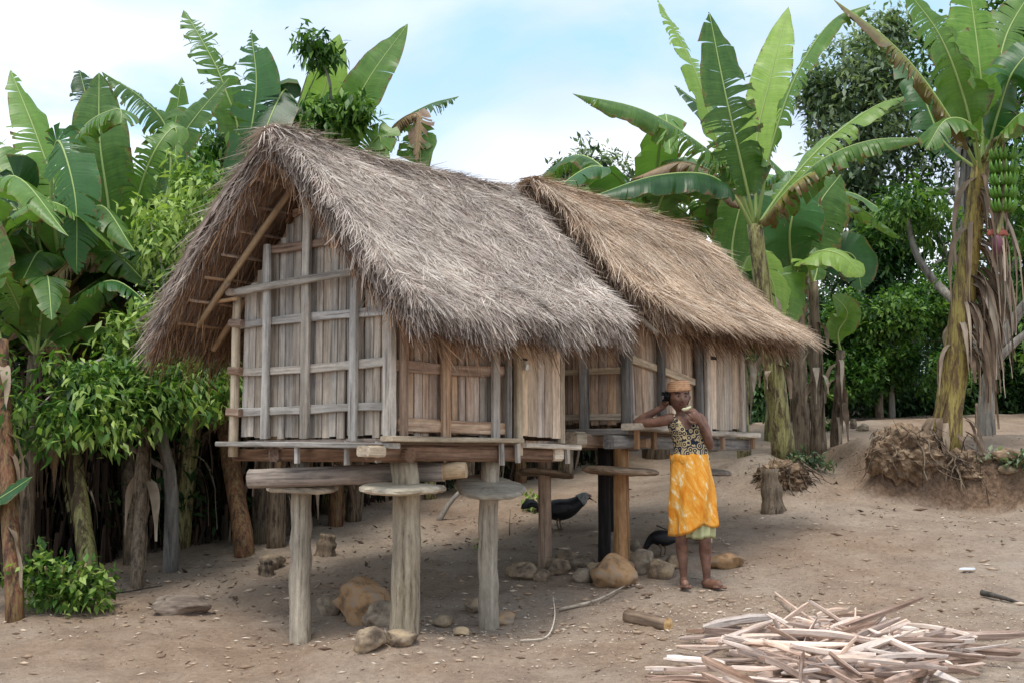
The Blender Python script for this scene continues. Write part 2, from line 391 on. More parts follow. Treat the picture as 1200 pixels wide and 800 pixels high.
# ------------------------------------------------------------------ ground sheet
def ground():
    xs = np.concatenate([-np.geomspace(500, 8, 26), np.arange(-7.8, 10.6, 0.075), np.geomspace(11, 500, 26)])
    ys = np.concatenate([np.linspace(-120, 4.4, 18), np.arange(4.6, 17, 0.075), np.arange(17, 24, .25), np.geomspace(24.6, 900, 26)])
    X, Y = np.meshgrid(xs, ys); Z = hgt(X, Y)
    near = np.exp(-((X - 1) / 9) ** 2 - ((Y - 10) / 6) ** 2)
    Z = Z + near * (0.030 * fbm(X * 5, Y * 5, 21, 4) + 0.012 * (fbm(X * 20, Y * 20, 5, 2)))
    V = np.stack([X.ravel(), Y.ravel(), Z.ravel()], 1); nx = len(xs); ny = len(ys)
    i = np.arange(ny - 1)[:, None] * nx + np.arange(nx - 1)[None]; i = i.ravel()
    o = mesh_np('ground', V, np.stack([i, i + 1, i + nx + 1, i + nx], 1), M['earth'], smooth=True)
    tag(o, 'bare trodden brown earth sloping up behind the huts', kind='structure')
ground()

# ------------------------------------------------------------------ timber pieces
def piece(name, p0, p1, w, t, mat, parent, up=(0, 0, 1), bend=0.0, jit=0.08, seg=6, rng=rnd, taper=1.0, bevel=True):
    """a sawn or hewn board from p0 to p1 (parent space), local X along it, w measured across 'face', t thick"""
    p0 = Vector(p0); p1 = Vector(p1); ln = (p1 - p0).length; X = (p1 - p0).normalized(); U = Vector(up); Yv = U - X * U.dot(X); Yv.normalize(); Z = X.cross(Yv)
    vs = []; c = 0.18 * min(w, t)
    for i in range(seg + 1):
        f = i / seg; x = f * ln; ww = w * (1 + (taper - 1) * f) * (1 + rng.uniform(-jit, jit)) / 2; tt = t * (1 + rng.uniform(-jit, jit) * .5) / 2
        oy = bend * sin(pi * f) + rng.uniform(-jit, jit) * w * .25
        if bevel: prof = [(-ww + c, -tt), (ww - c, -tt), (ww, -tt + c), (ww, tt - c), (ww - c, tt), (-ww + c, tt), (-ww, tt - c), (-ww, -tt + c)]
        else: prof = [(-ww, -tt), (ww, -tt), (ww, tt), (-ww, tt)]
        ex = rng.uniform(-.012, .012) if i in (0, seg) else 0
        vs += [(x + ex, oy + a, b_) for a, b_ in prof]
    k = 8 if bevel else 4
    fs = [(i * k + j, (i + 1) * k + j, (i + 1) * k + (j + 1) % k, i * k + (j + 1) % k) for i in range(seg) for j in range(k)]
    fs += [tuple(range(k)), tuple(seg * k + j for j in range(k - 1, -1, -1))]
    me = bpy.data.meshes.new(name); me.from_pydata(vs, [], fs); me.materials.append(mat); me.update()
    o = bpy.data.objects.new(name, me); COL.objects.link(o); o.parent = parent
    o.matrix_local = Matrix(((X.x, Yv.x, Z.x, p0.x), (X.y, Yv.y, Z.y, p0.y), (X.z, Yv.z, Z.z, p0.z), (0, 0, 0, 1)))
    return o
def pole(name, p0, p1, r0, r1, mat, parent, sides=12, seg=8, rough=.05, bend=.0, mats=None, nodes=0, rng=rnd, wob=.02):
    """round pole, local X along it; mats = [side, end]"""
    p0 = Vector(p0); p1 = Vector(p1); ln = (p1 - p0).length; X = (p1 - p0).normalized(); U = Vector((0, 0, 1)) if abs(X.z) < .9 else Vector((0, 1, 0))
    Yv = (U - X * U.dot(X)).normalized(); Z = X.cross(Yv); vs = []; js = [1 + rng.uniform(-rough, rough) for _ in range(sides)]
    for i in range(seg + 1):
        f = i / seg; r = r0 + (r1 - r0) * f; cy = bend * sin(pi * f) + rng.uniform(-wob, wob) * r * 2; cz = rng.uniform(-wob, wob) * r * 2
        for k in range(sides):
            a = 2 * pi * k / sides; q = r * (js[k] + rng.uniform(-rough, rough) * .4); vs.append((f * ln, cy + cos(a) * q, cz + sin(a) * q))
    fs = [(i * sides + k, (i + 1) * sides + k, (i + 1) * sides + (k + 1) % sides, i * sides + (k + 1) % sides)[::-1] for i in range(seg) for k in range(sides)]
    n0 = len(fs); fs += [tuple(range(sides - 1, -1, -1)), tuple(seg * sides + k for k in range(sides))]
    me = bpy.data.meshes.new(name); me.from_pydata(vs, [], [f[::-1] for f in fs]); me.materials.append(mat)
    if mats: me.materials.append(mats)
    me.polygons.foreach_set('use_smooth', [True] * n0 + [False, False])
    if mats: me.polygons.foreach_set('material_index', [0] * n0 + [1, 1])
    me.update(); o = bpy.data.objects.new(name, me); COL.objects.link(o); o.parent = parent
    o.matrix_local = Matrix(((X.x, Yv.x, Z.x, p0.x), (X.y, Yv.y, Z.y, p0.y), (X.z, Yv.z, Z.z, p0.z), (0, 0, 0, 1)))
    return o
def disc(name, c, r, th, tilt, mat, parent, hole=.05, rng=rnd, tiltax=0.0, off=0.0):
    """thick hewn wooden rat guard, slightly domed and uneven"""
    n = 40; vs = []; ph = rng.uniform(0, 6); rows = [(.0, 1), (.55, 1), (.93, .8), (1.0, .25), (1.0, -.45), (.9, -1), (.0, -1)]
    for (f, zz) in rows[1:-1]:
        for k in range(n):
            a = 2 * pi * k / n; q = r * f * (1 + .045 * sin(2 * a + ph) + .025 * sin(5 * a + ph * 2) + rng.uniform(-.018, .018))
            vs.append((q * cos(a), q * sin(a), zz * th / 2 + (1 - f) * th * .25 + th * .14 * sin(2 * a + ph * 3) + rng.uniform(-.05, .05) * th))
    m_ = len(rows) - 2
    fs = [(i * n + k, (i + 1) * n + k, (i + 1) * n + (k + 1) % n, i * n + (k + 1) % n) for i in range(m_ - 1) for k in range(n)]
    vs += [(0, 0, th * .72), (0, 0, -th * .5)]; a_, b_ = len(vs) - 2, len(vs) - 1
    fs += [(a_, k, (k + 1) % n) for k in range(n)] + [(b_, (m_ - 1) * n + (k + 1) % n, (m_ - 1) * n + k) for k in range(n)]
    me = bpy.data.meshes.new(name); me.from_pydata(vs, [], fs); me.materials.append(mat); me.update()
    o = bpy.data.objects.new(name, me); COL.objects.link(o); o.parent = parent; o.location = c
    o.matrix_local = Matrix.Translation(Vector(c)) @ Matrix.Rotation(-parent.rotation_euler.z, 4, 'Z') @ Matrix.Rotation(tiltax, 4, 'Y') @ Matrix.Rotation(tilt, 4, 'X') @ Matrix.Translation((0, off, 0))
    return o

# ------------------------------------------------------------------ thatch
def straws(P, D, ln, w, bend, S, tint):
    """P start, D unit dir, S side dir: ribbons of 2 quads"""
    n = len(P); ln = ln[:, None]; w = w[:, None]
    mid = P + D * ln * .5 + bend * .25; end = P + D * ln + bend
    V = np.stack([P - S * w * .5, P + S * w * .5, mid - S * w * .5, mid + S * w * .5, end - S * w * .2, end + S * w * .2], 1).reshape(-1, 3)
    b = (np.arange(n) * 6)[:, None]
    Fc = np.concatenate([b + np.array([[0, 1, 3, 2]]), b + np.array([[2, 3, 5, 4]])], 0)
    return V, Fc, np.repeat(tint, 6)
def joinst(parts):
    Vs, Fs, Ts = [], [], []; b = 0
    for V, Fc, T in parts: Vs.append(V); Fs.append(Fc + b); Ts.append(T); b += len(V)
    return np.concatenate(Vs), np.concatenate(Fs), np.concatenate(Ts)
def norm(a): return a / np.maximum(np.linalg.norm(a, axis=1, keepdims=True), 1e-9)

def roof(hut, prof_r, prof_l, ridge, u0f, u1f, mat, nR, nL, seed, flo, droopz, lnr):
    """prof: slope profile [(v,z)..] ridge to eave; u0f/u1f: start and end of roof along u as functions of s"""
    R = np.random.default_rng(seed)
    def slope(prof, u, s):
        pv = np.array([p[0] for p in prof]); pz = np.array([p[1] for p in prof]); t = np.linspace(0, 1, len(prof))
        v = np.interp(s, t, pv); z = np.interp(s, t, pz)
        a0, a1 = u0f(0), u1f(0)
        z = z + droopz(u, s) + .05 * fbm(u * 2.3, s * 3 + v, seed, 3)
        return v, z
    shell = None
    for prof, sgn in ((prof_r, -1), (prof_l, 1)):
        nu, ns = 46, 30; S_, U_ = np.meshgrid(np.linspace(0, 1, ns), np.linspace(0, 1, nu))
        uu = u0f(S_) + (u1f(S_) - u0f(S_)) * U_; v, z = slope(prof, uu, S_)
        V = np.stack([uu, v, z], -1).reshape(-1, 3); th = .13 * (.45 + .55 * np.minimum(1, (1.05 - S_) * 3))
        e = np.minimum(U_, 1 - U_); th = th * np.clip(e * 9, .35, 1)
        V2 = np.stack([uu, v - sgn * th * .6, z - th * .85], -1).reshape(-1, 3)
        i = (np.arange(nu - 1)[:, None] * ns + np.arange(ns - 1)[None]).ravel(); q = np.stack([i, i + 1, i + ns + 1, i + ns], 1)
        n0 = nu * ns; q2 = q[:, ::-1] + n0; rim = []
        for a in range(nu - 1):
            for s0 in (ns - 1,): rim.append((a * ns + s0, (a + 1) * ns + s0, (a + 1) * ns + s0 + n0, a * ns + s0 + n0))
        for b_ in range(ns - 1):
            for a0 in (0, nu - 1): rim.append((a0 * ns + b_, a0 * ns + b_ + 1, a0 * ns + b_ + 1 + n0, a0 * ns + b_ + n0))
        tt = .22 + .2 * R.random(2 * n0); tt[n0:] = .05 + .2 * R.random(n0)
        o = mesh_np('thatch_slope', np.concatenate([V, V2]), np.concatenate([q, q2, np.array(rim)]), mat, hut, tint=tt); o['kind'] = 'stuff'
        # straws lying on the slope
        n = nR if sgn < 0 else nL
        s = R.random(n) * .95; u = u0f(s) + (u1f(s) - u0f(s)) * R.random(n); v, z = slope(prof, u, s)
        s2 = np.minimum(s + .04, 1.04); v2, z2 = slope(prof, u, s2)
        D = norm(np.stack([R.normal(0, .05, n), v2 - v, z2 - z], 1) + 0 * s[:, None]); Nn = norm(np.stack([np.zeros(n), -D[:, 2] * -sgn * -1 * 0 + sgn * np.abs(D[:, 2]), np.abs(D[:, 1])], 1))
        clump = fbm(u * 7, s * 9, seed + 5, 3)[:, None]
        D = norm(D + Nn * R.normal(.035, lnr[2], (n, 1)) + np.array([[1., 0, 0]]) * (R.normal(flo[0], flo[1], (n, 1)) + clump * .5) + R.normal(0, .03, (n, 3)))
        P = np.stack([u, v, z], 1) + Nn * R.uniform(-.012, .02, (n, 1)) + Nn * clump * .05
        ln = R.uniform(lnr[0], lnr[1], n); w = R.uniform(.0026, .0056, n)
        rot = R.normal(0, .6, (n, 1)); S = norm(np.cross(D, Nn) * np.cos(rot) + Nn * np.sin(rot))
        bend = Nn * R.normal(-.004, .02, (n, 1)) + R.normal(0, .012, (n, 3)); bend[:, 2] -= .02 * R.random(n)
        lay = (np.floor(s * 7 + .6 * R.random(n)) % 2) * .06
        tint = np.clip(R.normal(.55, .2, n) + clump[:, 0] * .6 + lay, 0, 1)
        parts = [straws(P, D, ln, w, bend, S, tint)]
        # eave fringe in layers
        n = int(n * .22); u = u0f(1) + (u1f(1) - u0f(1)) * R.random(n); s = R.uniform(.88, 1.0, n); v, z = slope(prof, u, s); lo = R.random(n)
        P = np.stack([u, v - sgn * .07 * lo, z - .09 * lo], 1); D = norm(np.stack([R.normal(flo[0], .22, n), sgn * (R.uniform(.15, .75, n)), -R.uniform(.6, 1, n)], 1) + R.normal(0, .1, (n, 3)))
        clump = fbm(u * 6, u * 0 + 3, seed + 8, 3)
        ln = R.uniform(.05, .16, n) * (1 + clump * 1.4); S = norm(np.cross(D, R.normal(0, 1, (n, 3)))); bend = R.normal(0, .02, (n, 3)); bend[:, 2] -= .03
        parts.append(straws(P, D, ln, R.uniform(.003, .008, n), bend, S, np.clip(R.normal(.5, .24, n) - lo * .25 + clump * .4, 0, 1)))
        # verge fringes at both ends
        for ef in (0, 1):
            n = 3400 if ef else 2600; s = R.random(n) ** .8; lo = R.random(n); ud = (u0f(s) if ef == 0 else u1f(s)); v, z = slope(prof, ud, s); sg = -1 if ef == 0 else 1
            P = np.stack([ud - sg * R.uniform(0, .12, n), v - sgn * .08 * lo, z - .12 * lo - .0], 1)
            D = norm(np.stack([sg * R.uniform(-.1, .5, n), sgn * R.uniform(.25, 1.0, n), -R.uniform(.6, 1.4, n)], 1) + R.normal(0, .14, (n, 3)))
            S = norm(np.cross(D, R.normal(0, 1, (n, 3)))); bend = R.normal(0, .03, (n, 3)); bend[:, 2] -= .03
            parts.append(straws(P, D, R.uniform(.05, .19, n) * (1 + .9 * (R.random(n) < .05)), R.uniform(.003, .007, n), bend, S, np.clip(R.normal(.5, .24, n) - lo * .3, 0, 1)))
        V, Fc, T = joinst(parts); o = mesh_np('thatch_straw', V, Fc, mat, hut, tint=T); o['kind'] = 'stuff'
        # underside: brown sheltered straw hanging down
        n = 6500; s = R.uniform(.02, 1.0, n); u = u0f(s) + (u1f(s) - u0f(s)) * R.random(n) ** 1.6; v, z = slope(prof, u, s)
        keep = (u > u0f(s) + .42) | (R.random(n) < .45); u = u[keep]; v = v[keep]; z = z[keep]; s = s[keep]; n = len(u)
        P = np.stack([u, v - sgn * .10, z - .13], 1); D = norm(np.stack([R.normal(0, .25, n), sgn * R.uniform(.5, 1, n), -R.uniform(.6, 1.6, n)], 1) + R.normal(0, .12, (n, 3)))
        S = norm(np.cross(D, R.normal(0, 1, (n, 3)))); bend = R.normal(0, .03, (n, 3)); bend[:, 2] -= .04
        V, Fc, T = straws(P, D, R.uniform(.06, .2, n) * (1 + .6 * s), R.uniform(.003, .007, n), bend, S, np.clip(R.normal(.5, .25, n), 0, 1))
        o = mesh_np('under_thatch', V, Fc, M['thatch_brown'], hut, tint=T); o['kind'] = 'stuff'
    # ridge cap: straws bent over the ridge
    n = 9000; u = u0f(0) + (u1f(0) - u0f(0)) * R.random(n); sg = np.where(R.random(n) < .5, 1., -1.)
    v, z = slope(prof_r, u, u * 0); clump = fbm(u * 5, u * 0 + 9, seed, 3)
    P = np.stack([u, v - sg * R.uniform(0, .10, n), z + .012 + .05 * clump - R.uniform(0, .03, n)], 1)
    D = norm(np.stack([R.normal(flo[0], .3, n), sg * R.uniform(.6, 1, n), R.uniform(-.45, .25, n)], 1)); S = norm(np.cross(D, np.array([[0, 0, 1.]])) + R.normal(0, .3, (n, 3)))
    bend = np.stack([R.normal(0, .02, n), R.normal(0, .02, n), -R.uniform(.04, .16, n)], 1)
    V, Fc, T = straws(P, D, R.uniform(.15, .34, n), R.uniform(.0035, .008, n), bend, S, np.clip(R.normal(.55, .2, n) + clump * .4, 0, 1))
    o = mesh_np('ridge_cap', V, Fc, mat, hut, tint=T); o['kind'] = 'stuff'

# ------------------------------------------------------------------ hut 1 (grey roof, nearer)
h1 = empty('granary_hut', (-0.757, 8.0, 0.45), atan2(.77, .63))
tag(h1, 'nearer stilt hut with grey thatch and open gable of grey boards', 'hut')
FZ = 1.20
def hb(n, a, b_, w, t, m, up, **k): return piece(n, (a[0], a[1], a[2] + FZ), (b_[0], b_[1], b_[2] + FZ), w, t, M[m], h1, up, **k)
W1, L1 = 1.49, 1.72
ztop = lambda v: 1.0 + (.745 - abs(v - .745)) * .94
# gable planks (facing -u)
v = .03
while v < 1.40:
    w = rnd.uniform(.062, .098); lean = rnd.uniform(-.012, .012)
    hb('plank', (.015 + rnd.uniform(-.012, .012), v + w / 2, .02 - rnd.uniform(0, .025)), (.015, v + w / 2 + lean, ztop(v + w / 2) - .03), w * .89, .018, 'plank_grey', (0, 1, 0), jit=.035, seg=5)
    v += w
# gable backing rails and outer posts
for z, v0, v1, mt in ((.79, -.02, 1.47, 'batten_grey'), (.47, -.02, 1.47, 'batten_grey'), (.19, -.02, 1.47, 'batten_grey'), (1.29, .55, 1.14, 'batten_brown'), (1.30, .30, .53, 'batten_brown'), (1.53, .56, .93, 'batten_brown')):
    hb('rail', (-.018, v0, z + rnd.uniform(-.01, .01)), (-.018, v1, z + rnd.uniform(-.01, .01)), .055, .024, mt, (0, 0, 1), jit=.14, bend=rnd.uniform(-.012, .012))
for v, z1, w in ((1.16, 1.32, .062), (.75, 1.62, .075), (.29, 1.10, .066)):
    hb('batten', (-.046, v + rnd.uniform(-.01, .01), -.01), (-.046, v, z1), w, .03, 'batten_grey', (0, 1, 0), jit=.1, bend=rnd.uniform(-.012, .012), seg=8)
hb('top_rail', (-.078, -.02 + .2, 1.06), (-.078, 1.50, 1.02), .05, .035, 'batten_grey', (0, 0, 1), jit=.12)
# corner posts
hb('corner_post', (-.02, -.01, -.02), (-.02, .0, 1.05), .075, .07, 'batten_grey', (0, 1, 0), seg=8, jit=.07)
pole('corner_pole', (-.03, 1.50, FZ - .12), (-.03, 1.49, FZ + 1.02), .034, .028, M['pale_wood'], h1, rough=.04, seg=9)
for z in (.78, .45, .16): hb('peg', (-.05, 1.53, z + .03), (-.05, 1.40, z + .02), .055, .05, 'batten_brown', (0, 0, 1), seg=2)
# side wall (v=0)
u = .04
while u < 1.12:
    w = rnd.uniform(.06, .095)
    hb('plank', (u + w / 2, .012 + rnd.uniform(-.006, .006), .02), (u + w / 2 + rnd.uniform(-.012, .012), .02, 1.0), w * .89, .018, 'plank_warm' if rnd.random() < .7 else 'plank_grey', (1, 0, 0), jit=.035, seg=5)
    u += w
for u_, w, mt in ((.07, .06, 'batten_brown'), (.46, .078, 'plank_warm'), (.96, .07, 'batten_grey'), (1.10, .05, 'dark_post')):
    hb('batten', (u_, -.048, -.01), (u_ + rnd.uniform(-.01, .01), -.048, 1.0), w, .032, mt, (1, 0, 0), seg=8, jit=.06)
for z in (.45, .80): hb('rail', (.03, -.018, z), (1.12, -.018, z + .02), .072, .026, 'batten_brown', (0, 0, 1), jit=.1, bend=-.012)
hb('rail', (.03, -.022, .08), (1.12, -.022, .07), .085, .03, 'plank_warm', (0, 0, 1), jit=.07)
# doorway and door (proud of the wall)
hb('door_post', (1.19, -.06, -.11), (1.19, -.055, .95), .058, .05, 'pale_wood', (1, 0, 0), seg=6)
hb('door_post', (1.70, -.05, -.03), (1.70, -.045, .95), .045, .045, 'pale_wood', (1, 0, 0), seg=6)
door = empty('door', (1.44, -.055, FZ)); door.parent = h1; door['label'] = 'pale plank door'
u = 1.225
for i in range(5):
    w = [.07, .105, .085, .085, .095][i]
    piece('plank', (u + w / 2 - 1.44, rnd.uniform(-.006, .004), .02), (u + w / 2 - 1.44, .0, .92), w * .965, .022, M['plank_new'], door, (1, 0, 0), jit=.02, seg=4); u += w
mb = MB(); loft(mb, [[(x * .016 + 0, z_, y * .019) for x, y in ((-1, -1), (1, -1), (1, 1), (-1, 1))] for z_ in (-.012, .012)])
tube(mb, [Vector((-.011, 0, .018)), Vector((-.011, 0, .034)), Vector((-.006, 0, .043)), Vector((.006, 0, .043)), Vector((.011, 0, .034)), Vector((.011, 0, .018))], .0035, 6)
pl = mb.build('padlock', simple('brass_padlock', 'cfcabd', .35, .1, metal=.7), door, loc=(-.215, -.045, .50))
mb = MB(); loft(mb, [[(x * .03, z_, y * .008) for x, y in ((-1, -1), (1, -1), (1, 1), (-1, 1))] for z_ in (-.004, .004)])
mb.build('hasp', simple('dark_iron', '3c3835', .6, .2, metal=.6), door, loc=(-.215, -.034, .555))
# rear and far walls
v = .03
while v < 1.42:
    w = rnd.uniform(.08, .12); hb('plank', (L1, v + w / 2, .02), (L1, v + w / 2, ztop(v + w / 2) - .03), w * .95, .018, 'plank_warm', (0, 1, 0), jit=.03, seg=3); v += w
u = .05
while u < 1.65:
    w = rnd.uniform(.08, .12); hb('plank', (u + w / 2, 1.40, .02), (u + w / 2, 1.40, 1.0), w * .95, .018, 'plank_grey', (1, 0, 0), jit=.03, seg=3); u += w
hb('corner_post', (L1 + .02, 1.45, -.02), (L1 + .02, 1.45, 1.0), .07, .07, 'dark_post', (0, 1, 0)); hb('corner_post', (L1 + .02, .03, -.02), (L1 + .02, .03, 1.0), .07, .07, 'dark_post', (0, 1, 0))
# floor boards, sill ledges and beams
for i in range(12): hb('floor_board', (.03 + i * .145 + .07, .0, -.018), (.03 + i * .145 + .07, 1.44, -.018), .138, .025, 'plank_warm', (1, 0, 0), seg=2, jit=.02)
hb('ledge', (-.06, 1.60, -.03), (-.07, -.10, -.055), .036, .10, 'batten_grey', (0, 0, 1), jit=.08, seg=8)
hb('ledge', (-.14, -.10, -.012), (1.17, -.075, -.010), .034, .11, 'pale_wood', (0, 0, 1), jit=.08, seg=8)
hb('ledge', (1.19, -.08, -.04), (1.86, -.07, -.05), .034, .10, 'pale_wood', (0, 0, 1), jit=.08)
hb('beam', (.06, 1.58, -.105), (.06, -.12, -.115), .085, .09, 'beam', (0, 0, 1), jit=.08, seg=8)
hb('beam', (-.20, -.02, -.095), (1.62, -.03, -.105), .10, .10, 'beam', (0, 0, 1), jit=.08, seg=8)
hb('beam_end', (-.26, -.035, -.09), (-.12, -.035, -.092), .07, .108, 'pale_wood', (0, 0, 1), seg=2); hb('beam_end', (1.56, -.04, -.10), (1.68, -.04, -.10), .098, .112, 'pale_wood', (0, 0, 1), seg=2)
hb('beam', (.0, 1.10, -.10), (1.72, 1.10, -.10), .10, .10, 'beam', (0, 0, 1), jit=.08); hb('beam', (1.6, 1.52, -.11), (1.6, -.0, -.11), .08, .08, 'beam', (0, 0, 1), jit=.08)
for (a, b_) in ((-.09, .02), (-.07, .32), (-.08, .78), (.96, -.10), (1.12, -.11), (1.70, -.10)):
    hb('peg', (a, b_, -.03), (a, b_ - .004, -.15 - rnd.uniform(0, .03)), .035, .03, 'batten_grey', (1, 0, 0), seg=2)
# rafters and purlins of the roof
for sg in (1, -1):
    for u_ in (.1, .9, 1.75):
        a = (u_, .745 + sg * .03, 1.73 + FZ); b_ = (u_ + .02, .745 + sg * 1.2, .66 + FZ)
        pole('rafter', a, b_, .026, .022, M['bamboo'], h1, sides=8, seg=4)
    for k in range(7):
        f = .12 + k * .13; pole('purlin', (-.37 + rnd.uniform(0, .13), .745 + sg * 1.2 * f, 1.83 - 1.13 * f + FZ), (1.9, .745 + sg * 1.2 * f, 1.83 - 1.13 * f + FZ), .012, .010, M['batten_brown'], h1, sides=6, seg=6, bend=rnd.uniform(-.01, .01))
pole('wall_plate', (-.13, 1.47, 1.02 + FZ), (1.9, 1.47, 1.02 + FZ), .03, .028, M['bamboo'], h1, sides=8); pole('wall_plate', (-.12, .02, 1.0 + FZ), (1.9, .02, 1.0 + FZ), .03, .028, M['bamboo'], h1, sides=8)
pole('barge_pole', (-.14, .70, 1.74 + FZ), (-.14, 1.78, .80 + FZ), .024, .022, M['bamboo'], h1, sides=8, bend=.01)
pole('ridge_pole', (-.36, .745, 1.78 + FZ), (1.95, .745, 1.78 + FZ), .028, .025, M['bamboo'], h1, sides=8)
pole('tie_stick', (-.10, 1.66, .98 + FZ), (-.16, 1.42, 1.07 + FZ), .016, .014, M['bamboo'], h1, sides=6); pole('tie_stick', (-.12, 1.80, .96 + FZ), (-.10, 1.40, .97 + FZ), .016, .014, M['bamboo'], h1, sides=6)
for (u_, v_, bx, by, r, mt) in ((.2, 1.03, .0, .0, .075, 'leg_grey'), (.2, .075, .0, .0, .089, 'leg_grey'), (1.06, .08, .0, .0, .068, 'leg_grey'), (1.1, 1.0, .0, 0, .05, 'leg_black')):
    wx = h1.location.x + .63 * u_ - .77 * v_; wy = 8.0 + .77 * u_ + .63 * v_
    pole('leg', (u_, v_, H(wx, wy) - .45 - .12), (u_, v_, FZ - .15), r * 1.03, r * .93, M[mt], h1, sides=16, seg=12, rough=.07, bend=rnd.choice([-.022, .02]), wob=.06)
disc('rat_guard', (.2, 1.03, .865), .235, .045, radians(3), M['disc'], h1, tiltax=radians(-1))
disc('rat_guard', (.2, .075, .875), .285, .05, radians(2), M['disc'], h1, tiltax=radians(1))
disc('rat_guard', (1.06, .08, .89), .245, .045, radians(16), M['disc'], h1, tiltax=radians(3), off=-.07)
disc('rat_guard', (1.1, 1.0, .86), .22, .045, radians(3), M['disc_brown'], h1)
roof(h1, [(.745, 2.0 + FZ), (.42, 1.76 + FZ), (.10, 1.42 + FZ), (-.22, 1.06 + FZ), (-.50, .82 + FZ)],
     [(.745, 2.0 + FZ), (1.10, 1.75 + FZ), (1.54, 1.40 + FZ), (1.92, 1.04 + FZ), (2.20, .80 + FZ)], None,
     lambda s: -.40 + .12 * np.asarray(s) ** 2 + .0, lambda s: 2.0 - .14 * np.asarray(s) ** 2, M['thatch_grey'], 85000, 16000, 5, (.02, .24),
     lambda u, s: .09 * s * np.clip((u - 1.2) / .8, 0, 1) - .06 * s * s * np.exp(-((u - .1) / .35) ** 2) - .02 * np.sin(np.clip((u + .4) / 2.4, 0, 1) * pi) * (1 - s), (.07, .24, .05))

# ------------------------------------------------------------------ hut 2 (tan roof, farther)
h2 = empty('granary_hut', (.891, 9.9, .6), atan2(.815, .58))
tag(h2, 'farther stilt hut with tan thatch that the woman leans on', 'hut')
F2 = 1.16; W2, L2 = 1.45, 2.02
def hc(n, a, b_, w, t, m, up, **k): return piece(n, (a[0], a[1], a[2] + F2), (b_[0], b_[1], b_[2] + F2), w, t, M[m], h2, up, **k)
zt2 = lambda v: .95 + (.725 - abs(v - .725)) * .95
v = .03
while v < 1.38:
    w = rnd.uniform(.07, .105); hc('plank', (.015, v + w / 2, .03), (.015, v + w / 2 + rnd.uniform(-.012, .012), zt2(v + w / 2) - .03), w * .94, .018, 'plank_warm', (0, 1, 0), jit=.035, seg=5); v += w
for z in (.76, .44, .08): hc('rail', (-.018, -.0, z), (-.018, 1.42, z + .01), .05, .024, 'pale_wood', (0, 0, 1), jit=.1)
for v_, mt in ((.36, 'dark_post'), (.78, 'dark_post'), (1.40, 'dark_post')): hc('post', (-.05, v_, -.04), (-.05, v_ + .01, 1.15), .075, .05, mt, (0, 1, 0), seg=8, jit=.06)
pole('corner_post', (-.02, -.01, F2 - .05), (-.015, -.005, F2 + 1.0), .048, .045, M['dark_post'], h2, rough=.05)
u = .05
while u < 1.08:
    w = rnd.uniform(.085, .12); hc('plank', (u + w / 2, .012, .02), (u + w / 2 - .05, .02, .98), w * .94, .018, 'plank_new' if rnd.random() < .5 else 'plank_warm', (1, 0, 0), jit=.03, seg=5); u += w
hc('rail', (.03, -.02, .53), (1.10, -.02, .40), .06, .025, 'pale_wood', (0, 0, 1), jit=.06)
hc('rail', (.03, -.02, .07), (1.10, -.02, .07), .05, .025, 'pale_wood', (0, 0, 1), jit=.06)
for u_ in (.46, 1.12): pole('post', (u_, -.05, F2 - .02), (u_ - .01, -.045, F2 + .98), .038, .036, M['dark_post'], h2, rough=.06)
hc('door_post', (1.235, -.07, -.01), (1.235, -.065, .95), .07, .045, 'plank_new', (1, 0, 0), seg=5)
hc('door_post', (1.90, -.07, -.01), (1.90, -.065, .95), .075, .045, 'plank_new', (1, 0, 0), seg=5)
pole('post', (2.0, -.03, F2 - .02), (2.0, -.03, F2 + .98), .035, .035, M['dark_post'], h2, rough=.06)
door2 = empty('door', (1.56, -.05, F2)); door2.parent = h2; door2['label'] = 'new plank door half hidden by the eave'
u = 1.28
for i in range(4):
    w = [.14, .15, .15, .14][i]; piece('plank', (u + w / 2 - 1.56, 0, .02), (u + w / 2 - 1.56, 0, .92), w * .965, .022, M['plank_new'], door2, (1, 0, 0), jit=.02, seg=4); u += w
mb = MB(); loft(mb, [[(x * .035, z_, y * .014) for x, y in ((-1, -1), (1, -1), (1, 1), (-1, 1))] for z_ in (-.01, .01)]); tube(mb, [Vector((-.03, -.015, 0)), Vector((.03, -.02, .005)), Vector((.05, -.01, -.01))], .007, 6)
mb.build('hasp', simple('dark_iron_latch', '2e2a28', .6, .2, metal=.6), door2, loc=(-.24, -.022, .62))
v = .03
while v < 1.4:
    w = rnd.uniform(.09, .13); hc('plank', (L2, v + w / 2, .02), (L2, v + w / 2, zt2(v + w / 2) - .03), w * .95, .018, 'plank_warm', (0, 1, 0), seg=3, jit=.03); v += w
u = .05
while u < 1.95:
    w = rnd.uniform(.09, .13); hc('plank', (u + w / 2, 1.38, .02), (u + w / 2, 1.38, .95), w * .95, .018, 'plank_warm', (1, 0, 0), seg=3, jit=.03); u += w
for i in range(14): hc('floor_board', (.03 + i * .145 + .07, .0, -.018), (.03 + i * .145 + .07, 1.42, -.018), .138, .025, 'plank_warm', (1, 0, 0), seg=2, jit=.02)
hc('ledge', (-.07, 1.5, -.04), (-.07, -.06, -.035), .05, .10, 'dark_post', (0, 0, 1), seg=6)
hc('ledge', (-.16, -.13, .0), (.62, -.13, -.015), .05, .17, 'pale_wood', (0, 0, 1), jit=.06, seg=6); hc('ledge', (.64, -.11, -.03), (2.10, -.10, -.03), .045, .12, 'pale_wood', (0, 0, 1), jit=.06, seg=8)
hc('beam', (-.22, .30, -.10), (2.1, .30, -.10), .11, .11, 'leg_brown', (0, 0, 1), jit=.08, seg=8)
hc('beam', (-.32, -.02, -.115), (2.08, -.02, -.115), .10, .10, 'dark_post', (0, 0, 1), jit=.08, seg=8)
